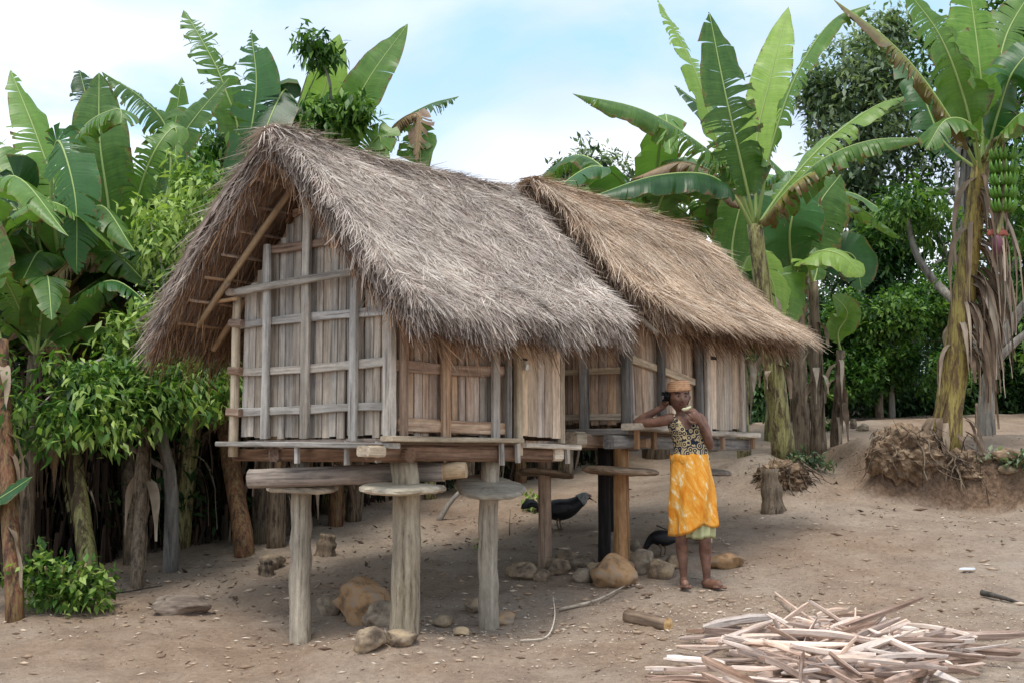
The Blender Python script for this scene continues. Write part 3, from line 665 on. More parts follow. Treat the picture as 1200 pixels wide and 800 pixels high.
hc('beam_end', (-.34, .30, -.095), (-.20, .30, -.095), .115, .12, 'pale_wood', (0, 0, 1), seg=2)
hc('beam', (-.1, 1.15, -.11), (2.1, 1.15, -.11), .1, .1, 'beam', (0, 0, 1), seg=5)
hc('beam', (.08, -.15, -.12), (.08, 1.5, -.12), .07, .08, 'leg_brown', (0, 0, 1), seg=5)
for (a, b_) in ((-.1, -.14), (.2, -.12), (.9, -.12), (1.4, -.12), (2.0, -.12)): hc('peg', (a, b_, -.03), (a, b_, -.16), .04, .035, 'leg_brown', (1, 0, 0), seg=2)
for (u_, v_, r, mt) in ((.10, .12, .062, 'leg_brown'), (.24, .36, .05, 'leg_black'), (.1, .84, .055, 'leg_brown'), (1.5, .10, .055, 'pale_wood'), (1.6, 1.1, .055, 'leg_black')):
    wx = .891 + .58 * u_ - .815 * v_; wy = 9.9 + .815 * u_ + .58 * v_
    pole('leg', (u_, v_, H(wx, wy) - .6 - .12), (u_, v_, F2 - .15), r * 1.02, r * .96, M[mt], h2, sides=12, seg=10, rough=.06)
disc('rat_guard', (.10, .12, .82), .29, .05, radians(-2), M['disc_brown'], h2, tiltax=radians(3)); disc('rat_guard', (.1, .84, .80), .24, .04, radians(-5), M['disc_brown'], h2, tiltax=radians(5))
disc('rat_guard', (1.5, .1, .80), .24, .045, radians(3), M['disc_brown'], h2)
for sg in (1, -1):
    for u_ in (-.22, .7, 1.9): pole('rafter', (u_, .725 + sg * .03, 1.68 + F2), (u_, .725 + sg * 1.12, .68 + F2), .026, .022, M['bamboo'], h2, sides=8, seg=4)
    for k in range(6):
        f = .12 + k * .15; pole('purlin', (-.28, .725 + sg * 1.15 * f, 1.8 - 1.1 * f + F2), (2.25, .725 + sg * 1.15 * f, 1.8 - 1.1 * f + F2), .013, .011, M['bamboo'], h2, sides=6, seg=6)
roof(h2, [(.725, 2.0 + F2), (.42, 1.78 + F2), (.12, 1.44 + F2), (-.18, 1.12 + F2), (-.46, .92 + F2)],
     [(.725, 2.0 + F2), (1.05, 1.75 + F2), (1.40, 1.40 + F2), (1.70, 1.05 + F2), (1.90, .80 + F2)], None,
     lambda s: -.30 + .10 * np.asarray(s) ** 2, lambda s: 2.22 - .04 * np.asarray(s), M['thatch_tan'], 46000, 7000, 15, (.06, .10),
     lambda u, s: -.03 * np.sin(np.clip((u + .4) / 2.7, 0, 1) * pi) * (1 - s) - .04 * s * np.clip((u - 1.8) / .5, 0, 1) ** 2, (.2, .5, .03))

# log lying across the rat guards of the nearer hut
lg = pole('log', at(292, 561, 8.62), at(520, 552, 8.42), .064, .066, M['log'], None, sides=14, seg=14, rough=.04, mats=M['cut'])
tag(lg, 'long round log lying on top of the rat guards under the nearer hut', 'log')
lg_l = (at(520, 552, 8.42) - at(292, 561, 8.62)).length
pole('fresh_cut_tip', (lg_l - .02, 0, 0), (lg_l + .15, .004, 0), .062, .052, M['cut'], lg, sides=14, seg=3, rough=.04)

# ------------------------------------------------------------------ banana leaves
def banana_leaf(pts, W, nrm, droop=.5, tear=.3, fold=-.15, mat='ban', rng=rnd, parent=None, name='leaf', origin=None, pf=.13, rr=1.0, strips=None, spread=.35):
    nrm = Vector(nrm).normalized(); n = 30; path = catmull(pts, n)
    seg = [(path[i + 1] - path[i]).length for i in range(n - 1)]; tot = sum(seg)
    T = [(path[min(i + 1, n - 1)] - path[max(i - 1, 0)]).normalized() for i in range(n)]
    LL = []
    for t in T:
        l = t.cross(nrm)
        if l.length < .2: l = l + (LL[-1] * .5 if LL else Vector((1, 0, 0)))
        LL.append(l.normalized())
    def samp(A, t):
        f = max(0, min(t, 1)) * (n - 1); i = min(int(f), n - 2); return A[i].lerp(A[i + 1], f - i)
    def wid(t):
        q = (t - pf) / (1 - pf); q = min(max(q, 0), 1); return W * (min(1, q / .16) ** .6) * (1 - max(0, (q - .55) / .45) ** 2.2) * (1 if q < .999 else .15)
    mb = MB(); G = Vector((0, 0, -1)); K = strips or max(18, int(tot * 22)); kk = 4
    for side in (-1, 1):
        t = pf; seg_t = [pf + (1 - pf) * (j + (rng.uniform(-.42, .42) if 0 < j < K else 0)) / K for j in range(K + 1)]; phn = rng.uniform(0, 9)
        g_d = rng.uniform(-.3, .3) * spread; g_s = 0.0; wl = 1.0; base_d = rng.uniform(-.1, .1)
        for j in range(K):
            newg = rng.random() < 1.25 * tear * max(.1, 1 + 1.0 * sin(seg_t[j] * 9 + phn) + .5 * sin(seg_t[j] * 23 + phn * 2))
            if newg or j == 0:
                g_d = base_d + rng.uniform(-1, 1.3) * spread * (0.5 + tear); g_s = rng.uniform(-.18, .22) * min(1, tear * 2); gapl = rng.uniform(.05, .55) * min(1, tear * 1.6); wl = rng.uniform(.72, 1.06) if tear > .15 else rng.uniform(.93, 1.03)
            nxt_tear = rng.random() < tear
            cols = []
            for e, tt in enumerate((seg_t[j], seg_t[j + 1])):
                p = samp(path, tt); l = samp(LL, tt) * side; ti = samp(T, tt); w = wid(tt) * wl; q = Vector(p); col = [Vector(q)]
                wob = .14 * sin(tt * 31 + side + W * 40) + .09 * sin(tt * 67 + W * 9)
                for k in range(1, kk + 1):
                    f = k / kk; a = fold + (droop + g_d * f + wob) * f ** .8 * 1.25
                    d = l * cos(a) + G * sin(a) - ti * 0; sl = .32 + g_s * f
                    d = d + ti * sl
                    d.normalize(); dr = w / kk; q = q + d * dr
                    q2 = Vector(q)
                    if newg and e == 0: q2 = q2 + (samp(path, seg_t[j + 1]) - p) * gapl * f * 2.0
                    col.append(q2)
                cols.append(col)
            vs = cols[0] + cols[1]; uv = [(seg_t[j] * tot, k / kk) for k in range(kk + 1)] + [(seg_t[j + 1] * tot, k / kk) for k in range(kk + 1)]
            fs = [((k, k + 1, kk + 2 + k, kk + 1 + k) if side > 0 else (k, kk + 1 + k, kk + 2 + k, k + 1)) for k in range(kk)]
            mb.add(vs, fs, 0, .5, uv)
    r0 = .024 * rr * (W / .3) ** .5
    tube(mb, path, [r0 * (1 - .88 * (i / (n - 1)) ** .7) for i in range(n)], 6, mi=1)
    dead = mat in ('ban_dead',)
    o = mb.build(name, [M[mat], M['rib_dry'] if dead else M['rib']], parent, smooth=True, origin=origin)
    return o

def banana_plant(base, top, r0, r1, label, leaves, stem='stem', group=None, bend=.0, dry=6, rng=rnd, name='banana_plant', dlen=.5):
    base = Vector(base); top = Vector(top); e = empty(name, base); tag(e, label, 'banana plant', group)
    mb = MB(); n = 14; path = []
    for i in range(n):
        f = i / (n - 1); p = base.lerp(top, f); p.x += bend * sin(pi * f); path.append(p - base)
    path[0].z -= .15
    tube(mb, path, [(r0 + (r1 - r0) * (i / (n - 1)) ** .8) * (1 + .05 * sin(i * 2.1)) for i in range(n)], 12, rough=.05, rng=rng)
    mb.build('stem', M[stem], e, smooth=True)
    # sheath edges wrapping the stem
    for k in range(5):
        f0 = rng.uniform(0, .5); f1 = f0 + rng.uniform(.25, .45); a = rng.uniform(0, 6.28); q = []
        for i in range(8):
            f = f0 + (f1 - f0) * i / 7; p = path[0].lerp(path[-1], f); rr = r0 + (r1 - r0) * f + .006; p = p + Vector((cos(a + i * .12) * rr, sin(a + i * .12) * rr, 0)); p.x += bend * sin(pi * f); q.append(p)
        m2 = MB(); tube(m2, q, [.004 + .022 * sin(pi * min(1, (i + .6) / 7)) for i in range(8)], 5, rng=rng, flat=.35); m2.build('sheath', M[stem], e, smooth=True)
    # dry hanging sheaths
    for k in range(dry):
        f = rng.uniform(.35, .98); a = rng.uniform(0, 6.28); p = path[0].lerp(path[-1], f); p.x += bend * sin(pi * f); rr = (r0 + (r1 - r0) * f) * 1.02
        hang_strip(e, p + Vector((cos(a) * rr, sin(a) * rr, 0)), Vector((cos(a), sin(a), 0)), rng.uniform(.5, 1.4) * dlen, rng.uniform(.03, .07), rng)
    for lf in leaves:
        pts, W, nr, kw = lf; banana_leaf([Vector(p) for p in pts], W, nr, parent=e, origin=base, rng=rng, **kw)
    return e
def hang_strip(parent, p, outd, ln, w, rng, name='dry_sheath', mat='dry', worldo=None):
    n = 9; mb = MB(); vs = []; q = Vector(p); d = (outd * .8 + Vector((0, 0, .1))).normalized(); side = outd.cross(Vector((0, 0, 1))).normalized(); tw = rng.uniform(-.35, .35); ang = 0
    fs = []; t = rng.uniform(.2, .9)
    for i in range(n):
        ang += tw; f = i / (n - 1); s = (side * cos(ang) + outd * sin(ang)); ww = w * (.5 + .5 * sin(pi * min(1, f + .25))) * (1 - .6 * f)
        mid = q + outd * .25 * ww * rng.uniform(-1, 1)
        vs += [q - s * ww, mid + s.cross(Vector((0, 0, 1))) * ww * .4, q + s * ww]
        if i < n - 1: fs += [(3 * i, 3 * i + 1, 3 * i + 4, 3 * i + 3), (3 * i + 1, 3 * i + 2, 3 * i + 5, 3 * i + 4)]
        d = (d + Vector((rng.uniform(-.15, .15), rng.uniform(-.15, .15), -.75))).normalized(); q = q + d * ln / (n - 1)
    mb.add(vs, fs, 0, [min(1, max(0, t + rng.uniform(-.15, .15))) for _ in vs])
    o = mb.build(name, M[mat], parent, smooth=True); return o

CAMN = (0, -1, .25); UP = (0, 0, 1)
def LF(pp, W, nr=CAMN, **kw): return ([at(*p) for p in pp], W, nr, kw)

# --- left group, leaves traced in depth
D = 11.8
banana_plant(on(112, 10.7), at(60, 360, 11.6), .085, .07, 'banana plant at left with yellow-green stem rising above the leafy bush', [
    LF([(68, 330, 11.5), (72, 250, 11.4), (45, 165, 11.4), (12, 82, 11.6)], .26, (.5, -.8, .3), tear=.35, droop=.5),
    LF([(75, 340, 11.5), (60, 230, 11.2), (68, 165, 11.0), (88, 230, 10.8), (90, 322, 10.8)], .27, CAMN, tear=.5, droop=.5, mat='ban_dark', pf=.42),
    LF([(70, 320, 11.5), (78, 200, 11.5), (100, 148, 11.3), (138, 128, 11.1), (142, 145, 11)], .24, (0, -.5, .9), tear=.4, droop=1.0, mat='ban', pf=.35),
    LF([(60, 340, 11.5), (30, 230, 11.3), (5, 215, 11.0), (-10, 290, 10.9)], .25, (.0, -1, .3), tear=.4, droop=.5, mat='ban_dark', pf=.3),
    LF([(60, 350, 11.5), (25, 260, 11.7), (-5, 190, 11.9), (-60, 150, 12)], .32, (.2, -.9, .5), tear=.45, mat='ban'),
    LF([(62, 350, 11.5), (40, 330, 11.2), (20, 335, 10.9), (-5, 370, 10.8), (-15, 420, 10.8)], .32, (0, -.6, .8), tear=.3, mat='ban_dark'),
    LF([(75, 345, 11.5), (110, 300, 11.2), (80, 310, 11.0), (35, 355, 10.8), (10, 400, 10.7)], .24, (0, -.5, .8), tear=.6, droop=1.3, mat='ban_dead', spread=.7),
], stem='stem', rng=random.Random(31))
banana_plant(on(160, 11.2), at(140, 330, 12.2), .07, .06, 'banana plant with a huge upright leaf at left of the roof', [
    LF([(132, 330, 12.1), (128, 250, 12.0), (117, 165, 11.9), (116, 85, 12.0)], .30, (.15, -1, .1), tear=.05, droop=.2, mat='ban', pf=.12),
    LF([(150, 320, 12.1), (195, 230, 12.2), (196, 155, 12.2), (165, 115, 12.1), (119, 84, 12)], .26, (-.2, -.5, .8), tear=.4, droop=1.0, mat='ban', pf=.25),
    LF([(150, 320, 12.1), (160, 240, 11.8), (180, 180, 11.6), (205, 150, 11.7), (205, 190, 11.6)], .20, CAMN, tear=.5, droop=.8, mat='ban'),
    LF([(140, 330, 12.2), (118, 200, 12.5), (105, 130, 12.5), (93, 82, 12.6)], .16, (.4, -.8, .3), tear=.6, droop=.6, mat='ban_dark', pf=.7),
    LF([(150, 330, 12.2), (200, 250, 12.0), (220, 260, 11.8), (225, 320, 11.7)], .25, (0, -.7, .7), tear=.45, droop=.6, mat='ban_dark'),
    LF([(130, 330, 12.2), (90, 270, 12.4), (60, 280, 12.3), (40, 330, 12.2)], .26, (0, -.7, .7), tear=.45, droop=.5, mat='ban_dark'),
], stem='stem_dry', rng=random.Random(32))
banana_plant(on(292, 11.3), at(235, 330, 12.8), .09, .075, 'leaning banana plant with red-brown stem behind the nearer hut', [
    LF([(225, 320, 12.8), (210, 240, 12.9), (205, 160, 13), (213, 90, 13)], .20, (.2, -1, .2), tear=.5, droop=.3),
    LF([(225, 320, 12.8), (190, 210, 12.7), (220, 150, 12.6), (268, 92, 12.7)], .22, (-.3, -1, .2), tear=.2, droop=.35),
    LF([(240, 320, 12.8), (280, 180, 13), (262, 100, 13), (238, 50, 13), (215, 12, 13.1)], .24, (.3, -.8, .4), tear=.55, droop=.5, spread=1.0),
    LF([(245, 320, 12.8), (280, 220, 12.8), (300, 110, 12.8), (294, 35, 12.9)], .25, (.1, -1, .2), tear=.55, droop=.5, spread=.9, mat='ban_dark'),
    LF([(250, 320, 12.8), (330, 170, 13), (335, 105, 13), (312, 150, 12.7), (300, 200, 12.6)], .28, (0, -.9, .4), tear=.35, droop=.5, pf=.4, mat='ban_dark'),
    LF([(235, 330, 12.8), (215, 250, 12.5), (200, 250, 12.3), (185, 310, 12.2)], .26, (0, -.8, .6), tear=.45, droop=.6),
    LF([(235, 330, 12.8), (265, 250, 12.6), (290, 230, 12.4), (320, 280, 12.3)], .30, (0, -.8, .6), tear=.2, droop=.6, mat='ban_dark'),
], stem='stem_red', rng=random.Random(33))
banana_plant(on(400, 13.6), at(385, 300, 14.2), .12, .10, 'banana plant behind the grey roof with two tall untorn leaves', [
    LF([(382, 300, 14.2), (362, 170, 14.2), (380, 105, 14.2), (398, 40, 14.3)], .24, (.2, -1, .2), tear=.03, droop=.2, mat='ban_pale'),
    LF([(388, 300, 14.2), (385, 200, 14.1), (425, 105, 14.0), (478, 28, 14.1)], .30, (-.4, -1, .15), tear=.06, droop=.25, mat='ban'),
    LF([(388, 300, 14.2), (420, 200, 14.0), (445, 160, 13.9), (440, 215, 13.8)], .25, (0, -.8, .4), tear=.4, droop=.6, mat='ban'),
    LF([(380, 300, 14.2), (350, 200, 14), (330, 170, 13.9), (300, 200, 13.8)], .28, (0, -.8, .6), tear=.3, droop=.6, mat='ban_dark'),
], stem='stem', rng=random.Random(34))
banana_plant(on(470, 14.2), at(455, 330, 14.6), .11, .09, 'banana plant behind the grey roof with a torn arching leaf and dead rags', [
    LF([(455, 330, 14.6), (448, 215, 14.6), (465, 150, 14.5), (500, 124, 14.4), (538, 113, 14.3)], .22, (0, -.4, .9), tear=.6, droop=1.1, mat='ban', spread=.8, pf=.35),
    LF([(455, 330, 14.6), (440, 200, 14.4), (460, 150, 14.2), (490, 135, 14.1), (488, 190, 14.0)], .20, (0, -.6, .6), tear=.7, droop=1.2, mat='ban_dead', spread=1.0, pf=.3),
    LF([(460, 330, 14.6), (480, 210, 14.3), (492, 160, 14.2), (492, 215, 14.1)], .22, (0, -.9, .3), tear=.3, droop=.5, mat='ban'),
], stem='stem_dry', rng=random.Random(35))

# --- right: tall banana between the huts and the mound
banana_plant(on(918, 14.0) , at(884, 262, 13.6), .130, .078, 'tall banana plant with streaked green stem right behind the farther hut', [
    LF([(884, 265, 13.6), (862, 215, 13.4), (829, 176, 13.2), (755, 130, 12.9), (671, 110, 12.7)], .30, (0, -.25, 1), tear=.5, droop=1.2, mat='ban', spread=.4, pf=.22),
    LF([(882, 268, 13.6), (860, 230, 13.3), (828, 205, 13.0), (765, 207, 12.7), (690, 232, 12.6)], .33, (0, -.2, 1), tear=.10, droop=1.15, mat='ban_dark', pf=.25),
    LF([(882, 262, 13.6), (842, 170, 13.7), (815, 85, 13.8), (770, -2, 14.0)], .22, (.7, -.7, .3), tear=.3, droop=.6, mat='ban_pale', spread=.6, pf=.25),
    LF([(884, 262, 13.6), (868, 190, 13.3), (850, 110, 13.1), (831, 14, 13.2)], .36, (.25, -1, .1), tear=.4, droop=.55, mat='ban', spread=.5, pf=.15),
    LF([(886, 262, 13.6), (886, 170, 13.7), (902, 95, 13.8), (924, 8, 14.0)], .23, (-.3, -1, .15), tear=.05, droop=.25, mat='ban_pale', pf=.2),
    LF([(887, 262, 13.6), (905, 170, 13.3), (935, 85, 13.1), (975, 25, 13.0), (1020, 5, 12.9)], .28, (-.5, -.4, .9), tear=.45, droop=1.0, mat='ban', spread=.6, pf=.2),
    LF([(888, 265, 13.6), (918, 222, 13.7), (970, 165, 13.8), (1025, 125, 13.9), (1064, 112, 14)], .26, (0, -.3, 1), tear=.4, droop=.8, mat='ban_pale', spread=.5, pf=.15),
    LF([(890, 268, 13.6), (915, 235, 13.4), (960, 190, 13.1), (1020, 165, 12.9), (1092, 162, 12.8)], .30, (0, -.2, 1), tear=.3, droop=1.2, mat='ban', spread=.4, pf=.12),
    LF([(889, 268, 13.6), (905, 245, 13.3), (935, 212, 13.1), (985, 185, 13.0)], .26, (0, -.25, 1), tear=.6, droop=1.2, mat='ban_brown', spread=.6, pf=.1),
    LF([(884, 262, 13.6), (870, 200, 14.0), (850, 150, 14.2), (790, 100, 14.4)], .28, (.2, -.6, .6), tear=.35, droop=.7, mat='ban_dark'),
    LF([(884, 264, 13.6), (850, 215, 14.0), (800, 190, 14.3), (740, 210, 14.5)], .26, (0, -.4, .9), tear=.6, droop=1.1, mat='ban_dead', spread=.8),
], stem='stem', rng=random.Random(41), bend=.0, dry=7, dlen=.4)
banana_plant(on(872, 14.6), at(862, 330, 14.8), .08, .06, 'slim green banana sucker just right of the farther hut door', [
    LF([(862, 335, 14.8), (858, 290, 14.8), (868, 240, 14.8), (880, 210, 14.9)], .26, CAMN, tear=.1, mat='ban'),
    LF([(862, 335, 14.8), (880, 300, 15), (905, 330, 15), (912, 380, 15)], .24, CAMN, tear=.1, mat='ban_pale')], stem='stem', rng=random.Random(42), dry=2)
banana_plant(on(940, 16.2), at(928, 330, 16.2), .12, .09, 'broad-leaved banana plant in shade behind the tall streaked one', [
    LF([(928, 330, 16.2), (915, 300, 16), (890, 250, 16), (858, 235, 16)], .40, CAMN, tear=.12, mat='ban_dark', pf=.08),
    LF([(928, 330, 16.2), (945, 290, 16.1), (960, 240, 16.1), (985, 205, 16.2)], .42, CAMN, tear=.12, mat='ban', pf=.08),
    LF([(930, 330, 16.2), (925, 280, 15.7), (930, 240, 15.6), (925, 200, 15.8)], .42, CAMN, tear=.1, mat='ban_dark', pf=.08),
    LF([(926, 335, 16.2), (905, 320, 15.4), (918, 330, 15.2), (925, 385, 15.1)], .30, CAMN, tear=.05, mat='ban', pf=.2),
    LF([(932, 335, 16.2), (970, 300, 16.3), (1000, 300, 16.3), (1010, 340, 16.3)], .34, CAMN, tear=.15, mat='ban_dark'),
    LF([(922, 335, 16.2), (890, 320, 16.3), (865, 310, 16.3), (850, 340, 16.3)], .34, CAMN, tear=.15, mat='ban_dark'),
], stem='stem_dry', rng=random.Random(43))
banana_plant(on(958, 15.6), at(953, 330, 15.4), .10, .055, 'thin dry-stemmed banana with one leaf bent over like a cap', [
    LF([(953, 335, 15.4), (948, 305, 15.2), (965, 294, 15.0), (990, 302, 14.9), (1010, 325, 14.8)], .30, (0, -.55, .85), tear=.03, droop=.6, mat='ban_pale', pf=.15),
    LF([(953, 335, 15.4), (958, 312, 15.5), (955, 290, 15.6)], .12, CAMN, tear=.1, mat='ban')], stem='stem_dry', rng=random.Random(44), dry=12)
banana_plant(on(978, 15.8), at(985, 410, 15.7), .075, .05, 'low leaning banana sucker with a single small upright leaf', [
    LF([(985, 412, 15.7), (982, 390, 15.6), (992, 372, 15.5), (990, 360, 15.4), (975, 345, 15.3)], .18, CAMN, tear=.05, mat='ban', pf=.1)], stem='stem_dry', rng=random.Random(45), dry=8)

# --- right: fruiting banana on the mound
pb = on(1103, 13.5); pb.z -= .05
r2 = banana_plant(pb, at(1150, 190, 13.2), .165, .085, 'fruiting banana plant with bare yellow stem on the earth mound', [
    LF([(1150, 195, 13.2), (1152, 130, 13.2), (1146, 60, 13.2), (1134, -30, 13.4)], .36, (.05, -1, .1), tear=.22, droop=.3, mat='ban_pale', pf=.12),
    LF([(1148, 195, 13.2), (1128, 110, 13.0), (1100, 40, 12.8), (1062, -12, 12.8)], .32, (-.4, -.5, .8), tear=.4, droop=1.0, mat='ban', spread=.5, pf=.18),
    LF([(1146, 198, 13.2), (1120, 150, 12.9), (1080, 90, 12.8), (1035, 42, 12.8), (975, -2, 12.9)], .26, (-.2, -.3, 1), tear=.55, droop=.95, mat='ban_brown', spread=.6, pf=.12),
    LF([(1153, 195, 13.2), (1170, 130, 13.0), (1190, 80, 12.8), (1240, 30, 12.8)], .33, (.3, -.6, .8), tear=.2, droop=.7, mat='ban_dark', pf=.15),
    LF([(1154, 198, 13.2), (1180, 150, 12.9), (1210, 130, 12.7), (1260, 150, 12.6)], .33, (.1, -.5, .9), tear=.15, droop=.7, mat='ban', pf=.15),
    LF([(1150, 195, 13.2), (1165, 110, 13.6), (1180, 40, 13.8), (1215, -20, 14)], .30, (-.1, -1, .3), tear=.3, droop=.4, mat='ban'),
    LF([(1146, 200, 13.2), (1105, 165, 13.3), (1080, 110, 13.5), (1050, 60, 13.8)], .28, (0, -.6, .7), tear=.35, droop=.7, mat='ban_dark'),
    LF([(1150, 205, 13.2), (1140, 150, 12.8), (1110, 140, 12.6), (1085, 175, 12.5)], .27, (0, -.5, .8), tear=.4, droop=.9, mat='ban', pf=.2),
], stem='stem_yellow', rng=random.Random(51), dry=3)
rg = random.Random(77)
for k in range(110):    # rags of dead sheath on the right side of the stem
    f = rg.uniform(.35, .97); p = pb.lerp(at(1150, 190, 13.2), f) - pb; a = rg.uniform(-1.3, .35) if rg.random() < .8 else rg.uniform(-3.2, .5)
    rr = .14 - .06 * f; hang_strip(r2, p + Vector((cos(a) * rr, sin(a) * rr, 0)), Vector((cos(a), sin(a), 0)), rg.uniform(.4, 1.3) * (.6 + f * .5), rg.uniform(.018, .055), rg)
for k in range(22):    # rags round the foot
    a = rg.uniform(-3, .2); p = Vector((.24 * cos(a), .24 * sin(a), rg.uniform(.1, .4))); hang_strip(r2, p, Vector((cos(a), sin(a), 0)), rg.uniform(.35, .75), rg.uniform(.02, .05), rg)
# bunch of fruit and flower bud
bc = at(1176, 225, 12.85) - pb
st = MB(); tube(st, catmull([at(1152, 188, 13.1) - pb, at(1168, 162, 12.95) - pb, at(1177, 180, 12.87) - pb, at(1176, 225, 12.85) - pb, at(1172, 262, 12.85) - pb, at(1169, 275, 12.85) - pb], 14), [.028] * 9 + [.022] * 5, 8); bunch = st.build('fruit_stalk', M['stem'], r2, smooth=True)
mfr = simple('green_banana_skin', '567f2c', .5, .35, 14)
for h_ in range(5):
    zc = at(1176, 186 + h_ * 15, 12.85) - pb
    for k in range(15):
        a = 2 * pi * k / 15 + h_ * .4 + rg.uniform(-.1, .1); o_ = Vector((cos(a), sin(a), 0)); rr = .03; q = catmull([zc + o_ * rr, zc + o_ * .085 + Vector((0, 0, -.005)), zc + o_ * .125 + Vector((0, 0, .035)), zc + o_ * .13 + Vector((0, 0, .10))], 6)
        f_ = MB(); tube(f_, q, [.008, .017, .02, .019, .014, .005], 6, rng=rg); f_.build('fruit', mfr, bunch, smooth=True)
bud = MB(); bp = at(1168, 278, 12.85) - pb; rings = []
for i in range(9):
    f = i / 8; r = .055 * sin(pi * min(1, (f * .86 + .12))) ** .8 + .003; rings.append([bp + Vector((r * cos(2 * pi * k / 12), r * sin(2 * pi * k / 12), .02 - f * .2)) for k in range(12)])
loft(bud, rings); bb = bud.build('flower_bud', simple('purple_bract', '6e4350', .5, .25, 6), r2, smooth=True)
for s_ in (-1, 1):
    br = MB(); q = [bp + Vector((0, 0, .03)), bp + Vector((s_ * .06, -.02, .045)), bp + Vector((s_ * .11, -.03, .01))]; tube(br, catmull(q, 6), [.02, .035, .04, .035, .022, .006], 6, flat=.3, rng=rg); br.build('bract', simple('red_bract', '8c4a3a', .55, .2, 6), bb, smooth=True)

banana_plant(gp(18, 728), at(0, 400, 9.7), .062, .055, 'red-brown banana stem at the far left edge with one low dark leaf', [
    LF([(0, 400, 9.7), (-30, 300, 9.8), (-60, 250, 9.8), (-100, 300, 9.7)], .28, CAMN, tear=.3, mat='ban'),
    LF([(2, 402, 9.7), (-40, 350, 9.4), (-80, 360, 9.2), (-110, 420, 9.2)], .28, CAMN, tear=.3, mat='ban_dark'),
    LF([(-60, 600, 9.5), (-30, 600, 9.4), (5, 580, 9.3), (38, 558, 9.3)], .11, (0, -.6, .8), tear=.02, droop=.2, mat='ban_dark', pf=.05)], stem='stem_red', rng=random.Random(46), dry=4)
banana_plant(gp(160, 690), at(172, 450, 10.8), .055, .045, 'thin dark dry banana stem standing left of the roof eave', [
    LF([(172, 450, 10.8), (180, 380, 11), (200, 350, 11), (220, 380, 11)], .2, CAMN, tear=.4, mat='ban_dark')], stem='stem_dry', rng=random.Random(47), dry=5)
# --- background banana plants, copies of two built kinds
def copy_tree(o, parent=None):
    c = o.copy(); COL.objects.link(c); c.parent = parent
    for ch in list(o.children):
        copy_tree(ch, c)
    return c
def proto_plant(seed, stem, label, hh=2.3, mats=('ban', 'ban_dark', 'ban_dark', 'ban')):
    rg = random.Random(seed); B = Vector((0, 0, 0)); T = Vector((.15, .05, hh)); lv = []
    for k in range(9):
        a = k * 2.4 + rg.uniform(-.3, .3); o_ = Vector((cos(a), sin(a), 0)); e = rg.uniform(.5, 1.5); ln = rg.uniform(1.2, 1.7)
        pts = [T, T + o_ * .2 * ln + Vector((0, 0, .35 * e)), T + o_ * .55 * ln + Vector((0, 0, .62 * e * ln * .7)), T + o_ * 1.0 * ln + Vector((0, 0, (.5 * e - .35) * ln * .7))]
        lv.append((pts, rg.uniform(.26, .34), (o_.x * -.3, o_.y * -.3, 1), dict(tear=rg.choice([.12, .3, .5]), droop=rg.uniform(.4, 1.0), mat=rg.choice(mats))))
    for k in range(3):
        a = rg.uniform(0, 6.28); o_ = Vector((cos(a), sin(a), 0)); lv.append(([T, T + o_ * .3 + Vector((0, 0, .1)), T + o_ * .4 + Vector((0, 0, -.5)), T + o_ * .35 + Vector((0, 0, -1.3))], .2, (o_.x, o_.y, .3), dict(tear=.7, droop=1.0, mat='ban_dead', spread=.8)))
    return banana_plant(B, T, .12, .085, label, lv, stem=stem, rng=rg, dry=16, dlen=.8, group='banana plants crowding behind the huts')
pA = proto_plant(61, 'stem_dry', 'x'); pB = proto_plant(62, 'stem_red', 'x', 2.0); pC = proto_plant(63, 'stem', 'x', 2.6)
spots = [(-60, 10.6, 'A', 1.05, 'banana plant standing just outside the left edge'),
         (55, 11.8, 'A', 1.0, 'dry-stemmed banana plant behind the low green bush'), (135, 12.2, 'C', .9, 'banana plant in deep shade behind the thin dark stem'),
         (205, 12.6, 'A', 1.0, 'dry banana plant in shade under the left eave'), (240, 13.6, 'B', 1.05, 'red-stemmed banana plant far back under the left eave'),
         (312, 12.1, 'A', .75, 'ragged dry banana stem right of the leaning red-brown one'), (335, 12.8, 'A', .8, 'dry banana stem between left leg and leaning stem'),
         (388, 13.3, 'C', .8, 'greenish banana stem seen between the two left legs'), (425, 14.2, 'A', .85, 'ragged banana stem just left of the thickest leg'),
         (500, 14.6, 'B', .8, 'banana stem seen just right of the thickest leg'), (535, 15.0, 'A', .9, 'banana stem beneath the cut end of the log'),
         (600, 15.6, 'A', .85, 'banana stem between the tilted rat guard and farther hut'), (655, 16.3, 'C', .8, 'banana stem seen below the gap between the huts'),
         (560, 16.8, 'A', 1.0, 'banana plant far behind the nearer hut door'), (700, 17.6, 'A', .85, 'banana stem far behind the brown leg of the farther hut'),
         (745, 18.4, 'B', .9, 'banana plant far behind the farther hut gable'), (95, 14.0, 'A', 1.15, 'tall banana plant in the back row at left'),
         (0, 13.2, 'C', 1.1, 'green banana plant in the back row at the left edge'), (180, 14.8, 'C', 1.15, 'tall green banana plant in the back row left of the roof'),
         (300, 15.2, 'C', 1.1, 'green banana plant in the back row behind the grey roof'), (770, 17.0, 'A', 1.35, 'ragged banana plant rising behind the tan roof ridge'),
         (830, 17.6, 'A', 1.25, 'banana plant with dead leaves behind tan roof slope'), (1030, 21.5, 'A', .6, 'small banana plant in the dark gap at the wood edge'), (905, 18.5, 'C', 1.1, 'banana plant deep behind the tall streaked one')]
